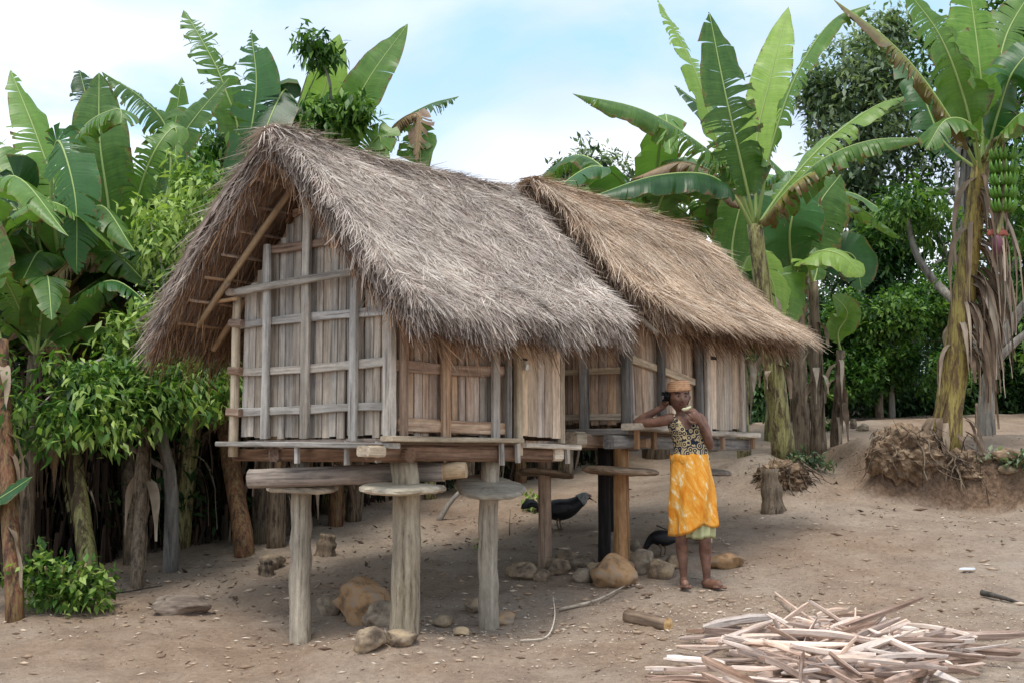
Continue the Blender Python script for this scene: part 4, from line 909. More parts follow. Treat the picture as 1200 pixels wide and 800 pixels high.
spots += [(325, 11.7, 'A', .62, 'short ragged dry stem just right of the leaning red-brown stem'), (352, 12.3, 'C', .62, 'short pale stem seen through the gap left of the left leg'), (395, 12.7, 'B', .6, 'short brown stem between the left legs beside the cut stump'), (415, 13.0, 'A', .62, 'short dry stem just left of the thickest leg'), (505, 14.0, 'C', .6, 'short pale-green stem under the log right of the thickest leg'), (548, 14.5, 'A', .62, 'short ragged stem under the cut log end'), (30, 10.6, 'A', .8, 'dry banana stem close behind the low shrub'), (215, 11.9, 'C', .8, 'pale-green banana stem in shade left of the leaning one'), (610, 15.2, 'B', .62, 'short brown stem behind the tilted rat guard'), (665, 15.8, 'A', .6, 'short dry stem below the gap between the huts')]
usedp = {'A': False, 'B': False, 'C': False}; pr = {'A': pA, 'B': pB, 'C': pC}; rg = random.Random(9)
for px, d, k, sc, lab in spots:
    o = pr[k] if not usedp[k] else copy_tree(pr[k]); usedp[k] = True
    o.location = on(px, d); o.rotation_euler = (0, rg.uniform(-.06, .06), rg.uniform(0, 6.28)); o.scale = (sc,) * 3; o['label'] = lab

# ------------------------------------------------------------------ leafy trees and shrubs
def leaf_cloud(C, n, size, R, droop=.5, asp=.36, clump=.25, tmean=.5, whorl=True):
    """C: list of (center, radius vec, weight). returns arrays: pointed folded leaves in whorls"""
    w = np.array([c[2] for c in C], float); w /= w.sum(); per = 9 if whorl else 4; nc = n // per
    ci = R.choice(len(C), nc, p=w); cen = np.array([list(c[0]) for c in C])[ci]; rad = np.array([list(c[1]) for c in C])[ci]
    d = norm(R.normal(0, 1, (nc, 3))); lob = fbm(d[:, 0] * 1.7 + cen[:, 0] * 3, d[:, 2] * 1.7 + d[:, 1] * 1.3 + cen[:, 2] * 3, 4, 3); rr = R.random(nc) ** .42 * (1 + 1.1 * lob); tw = cen + d * rad * rr[:, None]
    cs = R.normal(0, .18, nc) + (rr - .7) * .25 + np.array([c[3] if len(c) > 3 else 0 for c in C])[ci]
    gp_ = fbm(tw[:, 0] * .55 / size * .22, tw[:, 2] * .55 / size * .22 + tw[:, 1], 13, 2); ok = gp_ > (-.10 if whorl else -9); tw = tw[ok]; d = d[ok]; cs = cs[ok] + gp_[ok] * .5; nc = len(tw)
    P = np.repeat(tw, per, 0) + R.normal(0, clump * size * 2.0, (nc * per, 3)); D = R.normal(0, 1, (nc * per, 3)) + np.repeat(d, per, 0) * .5; D[:, 2] -= droop; D = norm(D)
    S = norm(np.cross(D, np.array([[0, 0, 1.]]) + R.normal(0, .35, D.shape))); Nn = np.cross(S, D)
    ln = size * R.uniform(.45, 1.25, (len(P), 1)); W_ = ln * asp * .5
    m1 = P + D * ln * .42
    V = np.stack([P, m1 - S * W_ + Nn * W_ * .25, m1 - Nn * 0, m1 + S * W_ + Nn * W_ * .25, P + D * ln - Nn * ln * .08], 1).reshape(-1, 3)
    b = (np.arange(len(P)) * 5)[:, None]; Fc = np.concatenate([b + np.array([[0, 2, 1]]), b + np.array([[1, 2, 4]]), b + np.array([[0, 3, 2]]), b + np.array([[2, 3, 4]])])
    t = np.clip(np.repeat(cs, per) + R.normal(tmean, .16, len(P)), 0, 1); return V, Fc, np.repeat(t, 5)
def tree(name, base, trunk, blobs, n, size, mat, label, cat='tree', bark='bark', seed=1, r0=.12, limbs=8, droop=.5, asp=.36, group=None, tmean=.5, whorl=True, topf=1.0):
    base = Vector(base); R = np.random.default_rng(seed); rg = random.Random(seed); e = empty(name, base); tag(e, label, cat, group)
    path = catmull([Vector(p) - base for p in trunk], 12); path[0].z -= .1; mb = MB()
    tube(mb, path, [r0 * (1 - .65 * i / 11) for i in range(12)], 10, rough=.08, rng=rg); mb.build('trunk', M[bark], e, smooth=True)
    for k in range(limbs):
        c = blobs[k % len(blobs)]; s = path[min(11, 4 + k % 8)]; tip = Vector(c[0]) - base + Vector([rg.uniform(-.6, .6) * q for q in c[1]]); mid = s.lerp(tip, .5) + Vector((rg.uniform(-.15, .15), rg.uniform(-.15, .15), rg.uniform(-.05, .3)))
        m2 = MB(); q = catmull([s, mid, tip], 9); rr = r0 * .38; tube(m2, q, [rr * (1 - .85 * i / 8) for i in range(9)], 6, rough=.08, rng=rg); m2.build('limb', M[bark], e, smooth=True)
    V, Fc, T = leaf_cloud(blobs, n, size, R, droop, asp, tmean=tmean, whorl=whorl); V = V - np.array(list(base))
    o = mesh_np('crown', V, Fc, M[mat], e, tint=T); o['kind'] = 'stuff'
    return e
def bl(px, py, d, rx, ry, rz, w=1, t=0): return (at(px, py, d), (rx, ry, rz), w, t)

tree('leafy_tree', on(205, 10.9), [on(205, 10.9), at(200, 560, 10.8), at(180, 480, 10.6), at(170, 400, 10.6)],
     [bl(200, 280, 11.0, .42, .4, .35, 1.2, .35), bl(235, 220, 11.4, .3, .4, .3, .8, .2), bl(175, 400, 10.5, .42, .45, .33, 1.3, .2), bl(100, 455, 10.0, .65, .45, .25, 1.8, .05), bl(30, 440, 9.9, .45, .4, .2, .8, -.05), bl(165, 460, 10.1, .6, .4, .28, 1.5), bl(225, 440, 10.6, .5, .4, .3, 1), bl(95, 490, 9.8, .5, .35, .2, .8), bl(20, 480, 9.8, .35, .35, .3, .7, -.1), bl(240, 330, 11.3, .35, .4, .5, 1, .05), bl(205, 350, 11.0, .4, .4, .4, 1.2, .1)],
     16000, .115, 'fol_light', 'leafy tree with drooping bright leaves hanging beside the left eave', seed=3, r0=.07, limbs=14, droop=1.0, asp=.34)
tree('leafy_tree', on(330, 14), [on(330, 14), at(330, 300, 14), at(310, 200, 14)],
     [bl(300, 160, 13.6, .5, .5, .35, 1), bl(255, 190, 13.4, .4, .5, .4, 1, .15), bl(350, 150, 13.9, .4, .4, .2, .5), bl(410, 133, 13.8, .22, .2, .14, .6, .2), bl(375, 128, 13.8, .1, .2, .1, .12), bl(364, 52, 13.8, .17, .16, .12, .42, .1), bl(382, 62, 13.8, .05, .08, .1, .1), bl(230, 250, 13.2, .5, .5, .4, 1)],
     5200, .15, 'fol_mid', 'slender tree whose leafy twig tips poke above the grey roof', seed=4, r0=.05, limbs=8, droop=1.1)
tw = MB(); tube(tw, catmull([at(386, 135, 13.8), at(387, 100, 13.8), at(378, 75, 13.8), at(366, 60, 13.8)], 10), .016, 6); tgt = [o for o in COL.objects if o.name.startswith('leafy_tree')][-1]
tw.build('twig', M['bark'], tgt, smooth=True, origin=tgt.location)
# dark thicket trees behind everything on the left
tree('thicket_tree', on(60, 15.5), [on(60, 15.5), at(60, 450, 15.5), at(70, 380, 15.5)], [bl(40, 560, 15.5, 1.8, .6, .9), bl(150, 520, 15.8, 1.5, .6, 1.1), bl(20, 420, 15.5, 1.5, .6, 1.0), bl(170, 400, 15.8, 1.2, .6, .9)], 26000, .16, 'fol_dark', 'dark bushy tree closing off the view behind the left banana stems', seed=5, bark='bark_dark', limbs=8, whorl=False)
tree('thicket_tree', on(330, 16.5), [on(330, 16.5), at(330, 450, 16.5), at(330, 380, 16.5)], [bl(300, 540, 16.5, 1.6, .6, 1.0), bl(420, 520, 17, 1.6, .6, 1.0), bl(520, 540, 17.5, 1.3, .6, .7), bl(280, 430, 16.5, 1.3, .6, .9), bl(400, 420, 16.8, 1.4, .6, .8)], 26000, .16, 'fol_dark', 'dark bushy tree behind the legs of the nearer hut', seed=6, bark='bark_dark', limbs=8, whorl=False)
tree('thicket_tree', on(640, 19.5), [on(640, 19.5), at(640, 450, 19.5), at(650, 400, 19.5)], [bl(600, 550, 19, 1.5, .6, .5), bl(700, 520, 19.6, 1.6, .6, .5), bl(650, 450, 20, 1.8, .6, .8), bl(780, 500, 20.6, 1.4, .6, .45)], 16000, .16, 'fol_dark', 'dark thicket tree beyond the gap between the two huts', seed=7, bark='bark_dark', limbs=6, whorl=False)
tree('thicket_tree', on(-90, 12.5), [on(-90, 12.5), at(-90, 450, 12.5), at(-80, 300, 12.5)], [bl(-120, 480, 12.5, 1.4, 1, 1.2), bl(-140, 300, 12.5, 1.2, 1, 1.0)], 9000, .16, 'fol_dark', 'dark leafy tree outside the left edge of the picture', seed=8, bark='bark_dark', limbs=6, whorl=False)
# dead leaf curtain and undergrowth inside the grove
def curtain(name, line, n, h, lab, seed, dy=(.8, 2.1)):
    R = np.random.default_rng(seed); t = R.random(n) * (len(line) - 1); k = t.astype(int); f = t - k; A = np.array(line, float); q = A[k] * (1 - f[:, None]) + A[k + 1] * f[:, None]
    y = q[:, 1] + R.uniform(dy[0], dy[1], n); x = (q[:, 0] - 600) / F * y; cl = np.floor(fbm(x * 3, y * 3, seed, 2) * 12) * .04; z = hgt(x, y) + R.uniform(.0, 1, n) ** 1.3 * h
    P = np.stack([x + cl, y, z], 1); D = norm(np.stack([R.normal(0, .07, n), R.normal(0, .07, n), -np.ones(n)], 1)); S = norm(np.stack([R.normal(0, 1, n), R.normal(0, .6, n), R.normal(0, .1, n)], 1)); bend = R.normal(0, .05, (n, 3))
    V, Fc, T = straws(P, D, R.uniform(.2, .8, n), R.uniform(.008, .04, n), bend, S, np.clip(R.normal(.3, .28, n), 0, 1)); o = mesh_np(name, V, Fc, M['dry_dark'], tint=T); tag(o, lab, 'dead leaves', kind='stuff')
curtain('dead_leaf_curtain', [(-60, 9.4), (60, 9.8), (150, 10.6), (300, 11.6), (450, 13.0), (600, 14.4), (720, 16)], 6500, 1.7, 'dead brown leaves hanging among the banana stems at left', 5)
for i, (px, d, lab) in enumerate([(20, 11.3, 'dark undergrowth bush behind the far left banana stems'), (130, 11.9, 'dark undergrowth bush between the thin and yellow-green stems'), (235, 12.7, 'dark undergrowth bush left of the leaning red-brown stem'), (345, 13.6, 'dark undergrowth bush seen between the left and thickest legs'), (440, 14.4, 'dark undergrowth bush seen behind the thickest leg'), (545, 15.4, 'dark undergrowth bush beneath the nearer hut door'), (650, 16.9, 'dark undergrowth bush behind the leftmost leg of the farther hut')]):
    b0 = on(px, d); tree('undergrowth_bush', b0, [b0, b0 + Vector((0, 0, .6)), b0 + Vector((.1, 0, 1.2))], [(b0 + Vector((0, 0, .5)), (.85, .35, .6), 1), (b0 + Vector((.1, .1, 1.2)), (.8, .4, .6), 1)], 4200, .13, 'fol_dark', lab, cat='bush', bark='bark_dark', seed=60 + i, r0=.04, limbs=4, whorl=False, tmean=.3)
# thin distant tree in the middle
tree('distant_tree', on(705, 24), [on(705, 24), at(700, 300, 24), at(695, 200, 24)], [bl(690, 200, 24, .6, .5, .5), bl(672, 225, 24, .5, .5, .3), bl(720, 215, 24, .7, .5, .6), bl(740, 240, 24, .7, .5, .5), bl(655, 205, 24, .2, .3, .2, .3), bl(790, 235, 24, .8, .5, .7)], 5200, .17, 'fol_grey', 'thin hazy tree showing above the ridge of the tan roof', seed=9, limbs=10, r0=.08)
# right-hand wood
tree('forest_tree', on(1010, 25), [on(1010, 25), at(1010, 380, 25), at(1020, 200, 25), at(1030, 80, 25)], [bl(1000, 150, 25, 1.1, 1.2, 1.0), bl(1010, 90, 25, 1.0, 1, .8), bl(960, 110, 25, .5, .6, .5, .5), bl(1050, 200, 24.5, 1.3, 1, 1.2), bl(985, 230, 24.5, .9, 1, .7), bl(1080, 120, 25, 1.3, 1, 1.0), bl(1040, 40, 25.5, .6, .6, .45, .5)], 15000, .20, 'fol_grey', 'tall grey-green tree behind the crown of the tall banana', seed=12, r0=.2, limbs=14, asp=.4)
tree('forest_tree', on(1130, 24), [on(1130, 24), at(1120, 380, 24), at(1130, 250, 24), at(1140, 100, 24)], [bl(1180, 150, 24, 1.4, 1, 1.4), bl(1130, 260, 23, 1.5, 1, 1.0), bl(1210, 300, 23, 1.3, 1, 1.3), bl(1150, 60, 24, 1.6, 1, 1.0), bl(1060, 290, 23.5, 1.2, 1, .8), bl(1200, 30, 24, 1.2, 1, 1.0)], 30000, .20, 'fol_mid', 'tall dense tree behind the fruiting banana plant', seed=13, r0=.25, limbs=12, asp=.4, tmean=.42)
tree('shrub_tree', on(1045, 21.6), [on(1045, 21.6), at(1045, 440, 21.6), at(1050, 380, 21.6)], [bl(1040, 370, 21.3, .9, .7, .45, 1, .05), bl(1065, 430, 21.2, 1.0, .7, .45, 1.2, .0), bl(1010, 445, 21.4, .8, .7, .35, 1, -.1), bl(990, 400, 21.8, .6, .7, .8, 1, -.2), bl(1090, 360, 21.8, .8, .7, .7)], 26000, .11, 'fol_mid', 'rounded green shrub at the dark wood edge', seed=14, limbs=8, r0=.06, asp=.5)
tree('shrub_tree', on(990, 23), [on(990, 23), at(990, 400, 23)], [bl(970, 430, 23, 1.2, .8, 1.0), bl(1010, 330, 23.5, 1.3, .8, 1.2), bl(930, 450, 23, 1.0, .8, .8), bl(880, 460, 22.5, 1.0, .8, .7), bl(1130, 430, 23.5, 1.5, .8, 1.0), bl(1090, 480, 23, 1.2, .6, .4)], 30000, .15, 'fol_dark', 'dark undergrowth tree in shade behind the small banana suckers', seed=15, bark='bark_dark', limbs=8, whorl=False)
tree('shrub_tree', on(1200, 23), [on(1200, 23), at(1200, 400, 23)], [bl(1210, 440, 23, 1.3, .8, 1.0), bl(1180, 380, 23.5, 1.3, .8, .8), bl(1260, 380, 23, 1.3, .8, 1.3)], 22000, .15, 'fol_dark', 'dark shady tree at the right edge of the wood', seed=16, bark='bark_dark', limbs=8, whorl=False)
tree('forest_tree', on(860, 27), [on(860, 27), at(860, 420, 27)], [bl(850, 430, 27, 1.8, 1, 1.0), bl(780, 400, 27, 1.6, 1, 1.0), bl(900, 370, 27, 1.2, 1, 1.0)], 14000, .2, 'fol_dark', 'dark tree far behind the farther hut roof', seed=17, bark='bark_dark', limbs=6, whorl=False)
tree('forest_tree', on(1060, 29), [on(1060, 29), at(1060, 420, 29)], [bl(960, 400, 29, 2.0, 1, 1.6), bl(1060, 380, 29, 2.0, 1, 1.8), bl(1170, 380, 29, 2.2, 1, 1.8), bl(1060, 470, 27, 2.6, 1, .6), bl(1180, 470, 27, 1.5, 1, .6)], 26000, .2, 'fol_dark', 'dark tree filling the back of the wood at right', seed=19, bark='bark_dark', limbs=8, whorl=False)
tree('forest_tree', on(1320, 20), [on(1320, 20), at(1320, 300, 20)], [bl(1330, 200, 20, 1.6, 1.4, 1.8), bl(1330, 400, 20, 1.4, 1.4, 1.2)], 12000, .2, 'fol_mid', 'leafy tree outside the right edge of the picture', seed=18, limbs=8)
# grey-barked branching tree right of the mound
gt = empty('grey_tree', on(1158, 15.2)); tag(gt, 'grey-barked forked tree at the right edge behind the fruiting banana', 'tree')
bo = gt.location
def limb(pts, r0, r1, nm='limb'):
    m2 = MB(); q = catmull([at(*p) - bo for p in pts], 14); tube(m2, q, [r0 + (r1 - r0) * i / 13 for i in range(14)], 10, rough=.07, rng=rg); m2.build(nm, M['bark'], gt, smooth=True)
limb([(1157, 545, 15.2), (1156, 480, 15.2), (1160, 440, 15.2), (1175, 400, 15.1)], .12, .075, 'trunk')
limb([(1172, 405, 15.1), (1190, 372, 15), (1215, 340, 14.9)], .07, .05); limb([(1166, 425, 15.1), (1185, 405, 15), (1215, 380, 14.9)], .05, .035)
limb([(1172, 405, 15.1), (1178, 370, 15.2), (1176, 330, 15.3), (1195, 300, 15.4)], .05, .03); limb([(1095, 330, 16), (1075, 300, 16), (1065, 265, 16), (1063, 240, 16)], .05, .03); limb([(1160, 440, 15.2), (1130, 370, 15.6), (1098, 333, 16)], .05, .05)
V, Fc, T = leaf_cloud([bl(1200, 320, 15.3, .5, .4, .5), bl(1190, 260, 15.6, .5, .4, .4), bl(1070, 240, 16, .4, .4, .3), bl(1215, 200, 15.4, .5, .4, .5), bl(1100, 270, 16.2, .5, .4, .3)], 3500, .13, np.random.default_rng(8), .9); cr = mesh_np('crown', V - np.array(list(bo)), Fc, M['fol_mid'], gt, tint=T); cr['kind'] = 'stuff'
# low shrubs and weeds
def shrub(px, py, rx, rz, n, size, lab, mat='fol_light', seed=1, dd=0, t=.5, nm='shrub'):
    g = gp(px, py); e = empty(nm, g); tag(e, lab, 'shrub' if nm == 'shrub' else 'weed'); R = np.random.default_rng(seed); rg = random.Random(seed)
    for k in range(6):
        a = rg.uniform(0, 6.28); m2 = MB(); tube(m2, catmull([Vector((0, 0, -.03)), Vector((cos(a) * rx * .3, sin(a) * rx * .3, rz * .8)), Vector((cos(a) * rx * .6, sin(a) * rx * .6, rz * 1.5))], 6), .006 + rx * .01, 5); m2.build('stem', M['stem'], e, smooth=True)
    V, Fc, T = leaf_cloud([((0, 0, rz), (rx, rx * .8, rz), 2), ((rx * .4, 0, rz * .7), (rx * .7, rx * .6, rz * .6), 1)], n, size, R, .3, .5, tmean=t); o = mesh_np('foliage', V, Fc, M[mat], e, tint=T); o['kind'] = 'stuff'
shrub(66, 715, .34, .22, 1500, .085, 'low green shrub at the foot of the left banana stems', seed=2, t=.42)
shrub(625, 600, .10, .09, 110, .07, 'small bright green weed left of the dark brown leg', seed=3, t=.7, nm='weed')
shrub(968, 505, .14, .1, 160, .09, 'small green weed by the small stump near the mounds', seed=4, nm='weed', mat='fol_mid')
shrub(942, 545, .28, .06, 300, .08, 'low green weeds on the mound under the tall banana', seed=5, nm='weed', mat='fol_grey', t=.3)
shrub(1190, 560, .35, .06, 300, .08, 'low weeds on the bank at the right edge', seed=6, nm='weed', mat='fol_grey', t=.4)
shrub(905, 585, .07, .06, 50, .06, 'tiny green sprout on the small stump', seed=7, nm='weed')
shrub(560, 640, .03, .02, 12, .06, 'tiny green seedling on bare ground beneath the nearer hut', seed=8, nm='weed', t=.8)

# ------------------------------------------------------------------ rocks, mounds, stumps
def rock(px, py, rx, ry, rz, mat, label, seed, name='rock', cat='rock', d=None, sink=.42, rz_=None):
    g = gp(px, py) if d is None else on(px, d); g.y += ry * .6 if d is None else 0; g.z = H(g.x, g.y); R = np.random.default_rng(seed)
    bm = bmesh.new(); bmesh.ops.create_icosphere(bm, subdivisions=4, radius=1.0); P = np.array([v.co[:] for v in bm.verts])
    for k in range(12):   # knock flat faces
        n_ = norm(R.normal(0, 1, (1, 3)))[0]; c = R.uniform(.62, .85); dd = P @ n_; P = P - np.outer(np.maximum(dd - c, 0) * .85, n_)
    nz = fbm(P[:, 0] * 2.2 + seed, P[:, 1] * 2.2 + P[:, 2] * 1.7, seed, 4) + fbm(P[:, 2] * 3 + seed, P[:, 0] * 2.6 - P[:, 1] * 2, seed + 9, 3); P = P * (1 + .28 * nz)[:, None] * np.array([rx, ry, rz])
    for v, p in zip(bm.verts, P): v.co = p
    me = bpy.data.meshes.new(name); bm.to_mesh(me); bm.free(); me.materials.append(M[mat]); me.polygons.foreach_set('use_smooth', [True] * len(me.polygons))
    o = bpy.data.objects.new(name, me); COL.objects.link(o); o.location = (g.x, g.y, g.z + rz * (1 - sink) * .9); o.rotation_euler = (0, 0, rz_ if rz_ is not None else 0); tag(o, label, cat); return o
RK = [(425, 732, .21, .18, .17, 'rock_orange', 'big orange-brown boulder between the left and thickest legs'), (384, 722, .08, .07, .08, 'rock_grey', 'grey rock leaning left of the orange boulder'),
      (450, 735, .13, .1, .09, 'rock_grey', 'grey-brown rock against the foot of the thickest leg'), (430, 765, .09, .08, .075, 'rock', 'squarish brown rock in front of the orange boulder'), (472, 757, .10, .07, .05, 'rock', 'flat brown rock at the front foot of the thickest leg'),
      (519, 735, .07, .06, .04, 'rock', 'small brown rock right of the thickest leg'), (541, 745, .055, .05, .035, 'rock', 'small rock lying left of the right leg'), (588, 733, .10, .07, .05, 'rock_orange', 'tan rock right behind the right leg'), (556, 722, .07, .07, .06, 'rock', 'brown rock left behind the right leg'),
      (614, 680, .12, .09, .075, 'rock', 'leftmost rock of the row below the farther hut'), (652, 674, .10, .08, .07, 'rock', 'rounded rock in front of the dark brown leg'), (684, 683, .085, .07, .055, 'rock_grey', 'small rock between the dark brown and charred legs'), (722, 689, .15, .12, .13, 'rock_orange', 'large tan boulder in front of the brown leg'),
      (680, 668, .12, .09, .06, 'rock_grey', 'grey flat rock behind the row of stones'), (775, 680, .11, .09, .085, 'rock', 'brown lumpy rock left of the woman\'s feet'), (752, 672, .12, .1, .09, 'rock_grey', 'grey rock behind the large tan boulder'), (852, 668, .12, .09, .075, 'rock_orange', 'tan rock right behind the woman\'s feet'), (745, 650, .06, .06, .06, 'rock_grey', 'small dark rock left of the pecking hen'),
      (636, 682, .06, .05, .05, 'rock', 'small brown rock wedged between the two leftmost rocks of the row'), (699, 675, .08, .07, .06, 'rock', 'brown rock between the small rock and the large tan boulder'),
      (738, 664, .09, .08, .07, 'rock', 'brown rock at the foot of the brown leg behind the large boulder'), (792, 668, .08, .07, .06, 'rock', 'brown rock right behind the woman\'s right ankle'), (664, 664, .10, .08, .06, 'rock', 'low brown rock behind the dark brown leg'),
      (877, 690, .03, .02, .01, 'rock', 'tiny stone by the woman\'s left foot'), (610, 705, .03, .02, .012, 'rock', 'tiny stone on bare ground beneath the row of rocks')]
for i, (px, py, a, b_, c, mt, lab) in enumerate(RK): rock(px, py, a * 1.2, b_ * 1.2, c * 1.25, mt, lab, 100 + i, rz_=rnd.uniform(-.3, .3))
rock(318, 668, .11, .1, .09, 'rock', 'rough tan stump of rock at the foot of the ragged stems', 140); rock(1012, 505, .1, .1, .07, 'rock_grey', 'grey stone beside the path up the slope', 141); rock(1185, 575, .16, .12, .09, 'soil', 'clod of brown earth at the right edge below the bank', 142)
rock(930, 530, .25, .25, .13, 'soil', 'earth clod at the top of the left mound', 143); rock(1185, 598, .1, .09, .06, 'rock', 'brown stone beside the pit at the right edge', 144)
# rock-like fallen wood at left
rock(208, 722, .21, .12, .10, 'log', 'weathered grey chunk of wood lying alone on the ground at left', 150, name='wood_chunk', cat='wood chunk')
# root mass under the two big bananas
def rootmass(c, rx, ry, rz, n, lab, seed, gnm='root_mass'):
    e = empty(gnm, c); tag(e, lab, 'roots'); R = np.random.default_rng(seed); rg = random.Random(seed)
    bm = bmesh.new(); bmesh.ops.create_icosphere(bm, subdivisions=5, radius=1.0); P = np.array([v.co[:] for v in bm.verts]); nz = fbm(P[:, 0] * 3 + seed, P[:, 1] * 3 + P[:, 2] * 2.5, seed, 5) + .7 * fbm(P[:, 2] * 7, P[:, 0] * 6 - P[:, 1] * 5, seed + 3, 4)
    P = P * (1 + .6 * nz)[:, None] * np.array([rx, ry, rz])
    for v, p in zip(bm.verts, P): v.co = p
    me = bpy.data.meshes.new('soil'); bm.to_mesh(me); bm.free(); me.materials.append(M['soil']); o = bpy.data.objects.new('soil', me); COL.objects.link(o); o.parent = e
    a = R.uniform(-pi, .1, n); f = R.uniform(-.3, 1, n); n = len(a); P = np.stack([np.cos(a) * rx * .9, np.sin(a) * ry * .95, f * rz], 1)
    D = norm(np.stack([np.cos(a) * .5, np.sin(a) * .7, -R.uniform(-.2, 1.2, n)], 1) + R.normal(0, .6, (n, 3))); S = norm(np.cross(D, R.normal(0, 1, (n, 3)))); bend = R.normal(0, .05, (n, 3)); bend[:, 2] -= .06
    V, Fc, T = straws(P, D, R.uniform(.04, .26, n), R.uniform(.003, .010, n), bend, S, np.clip(R.normal(.25, .2, n), 0, 1)); o = mesh_np('rootlets', V, Fc, M['dry_dark'], e, tint=T); o['kind'] = 'stuff'
    for k in range(11):
        a_ = rg.uniform(-pi, .1); p_ = Vector((cos(a_) * rx * .8, sin(a_) * ry * .8, rz * rg.uniform(.1, .9))); q_ = [p_]
        for j in range(4): p_ = p_ + Vector((cos(a_) * .07 + rg.uniform(-.08, .08), sin(a_) * .06 + rg.uniform(-.03, .03), -rg.uniform(.02, .14))); q_.append(p_)
        m3 = MB(); tube(m3, catmull(q_, 10), [.014 * (1 - .08 * j) * rg.uniform(.5, 1.2) for j in range(10)], 6, rng=rg); m3.build('root', M['stem_dry'], e, smooth=True)
c = on(1058, 13.1); c.z -= .0; rootmass(c, .34, .26, .30, 120, 'dark crumbly root mass left of the fruiting banana stem', 21)
c = on(1118, 13.3); c.z -= .15; rootmass(c, .36, .26, .22, 140, 'matted roots below the yellow stem over the pit', 22)
c = on(915, 13.5); c.z -= .02; rootmass(c, .27, .26, .2, 130, 'root mass at the foot of the tall streaked banana', 23)
# small stumps
def stump(px, py, h, r, mat, lab, lean=(0, 0), seed=1):
    g = gp(px, py); rg = random.Random(seed); e = MB(); q = [Vector((0, 0, -.05)), Vector((lean[0] * .5, lean[1] * .5, h * .5)), Vector((lean[0], lean[1], h))]; tube(e, catmull(q, 10), [r * (1.25 - .5 * i / 9 + .1 * sin(i * 1.7)) for i in range(10)], 14, rough=.14, rng=rg)
    o = e.build('stump', M[mat], None, loc=g, smooth=True); tag(o, lab, 'stump'); return o
stump(906, 600, .42, .095, 'stem_dry', 'knobbly cut banana stump standing alone right of the woman', (-.03, 0), 1)
stump(312, 675, .12, .06, 'stem_dry', 'short cut stub by the leaning banana stem', (0, 0), 2); stump(1000, 502, .14, .05, 'stem_dry', 'tiny dry stub beside the upper path', (0, 0), 3)
stump(1146, 500, .35, .04, 'stem_dry', 'short stake behind the fruiting banana on the bank', (0, 0), 4)
stump(382, 650, .18, .08, 'stem_dry', 'dark cut banana stump behind the left legs', (.02, 0), 5)

# ------------------------------------------------------------------ firewood
wood_objs = []
def stick(p, q, r, mat, lab, seed, group='split sticks of firewood in the heap', curve=.0, flat=.6):
    rg = random.Random(seed); p = Vector(p); q = Vector(q); ln = (q - p).length; X = (q - p).normalized(); U = Vector((0, 0, 1)); Y = (U - X * U.dot(X)).normalized(); Z = X.cross(Y); n = 7; k = 6
    vs = []; base = [(cos(2 * pi * j / k + rg.uniform(-.35, .35)), sin(2 * pi * j / k + rg.uniform(-.35, .35)) * flat) for j in range(k)]; cx, cy = rg.uniform(-1, 1) * curve, rg.uniform(-1, 1) * curve; ph = rg.uniform(-.6, .6); tp = rg.uniform(0, .45)
    for i in range(n):
        f = i / (n - 1); s = r * (.92 + .12 * sin(pi * f) + rg.uniform(-.12, .12)) * (.8 if i in (0, n - 1) else 1) * (1 - tp * f); a = ph * f
        for (u_, v_) in base: vs.append((f * ln + rg.uniform(-.02, .02) * (i in (0, n - 1)), (u_ * cos(a) - v_ * sin(a)) * s + cx * sin(pi * f) + rg.uniform(-.06, .06) * r, (u_ * sin(a) + v_ * cos(a)) * s + cy * sin(pi * f)))
    fs = [(i * k + j, (i + 1) * k + j, (i + 1) * k + (j + 1) % k, i * k + (j + 1) % k) for i in range(n - 1) for j in range(k)] + [tuple(range(k)), tuple((n - 1) * k + j for j in range(k - 1, -1, -1))]
    me = bpy.data.meshes.new('firewood_stick'); me.from_pydata(vs, [], fs); me.materials.append(M['split']); me.materials.append(M['splitbark'])
    bk = mat == 'mix'; me.polygons.foreach_set('material_index', [1 if (mat == 'bark' or (bk and (i % k) in (0, 1))) else 0 for i in range(len(fs))]); me.update()
    o = bpy.data.objects.new('firewood_stick', me); COL.objects.link(o); o.matrix_world = Matrix(((X.x, Y.x, Z.x, p.x), (X.y, Y.y, Z.y, p.y), (X.z, Y.z, Z.z, p.z), (0, 0, 0, 1))); tag(o, lab, 'firewood', group); return o
def hp(px, py, dz):   # point above the ground seen at the pixel
    d = 5.0
    while d < 20:
        p = at(px, py, d)
        if p.z <= H(p.x, p.y) + dz: break
        d += .02
    return p
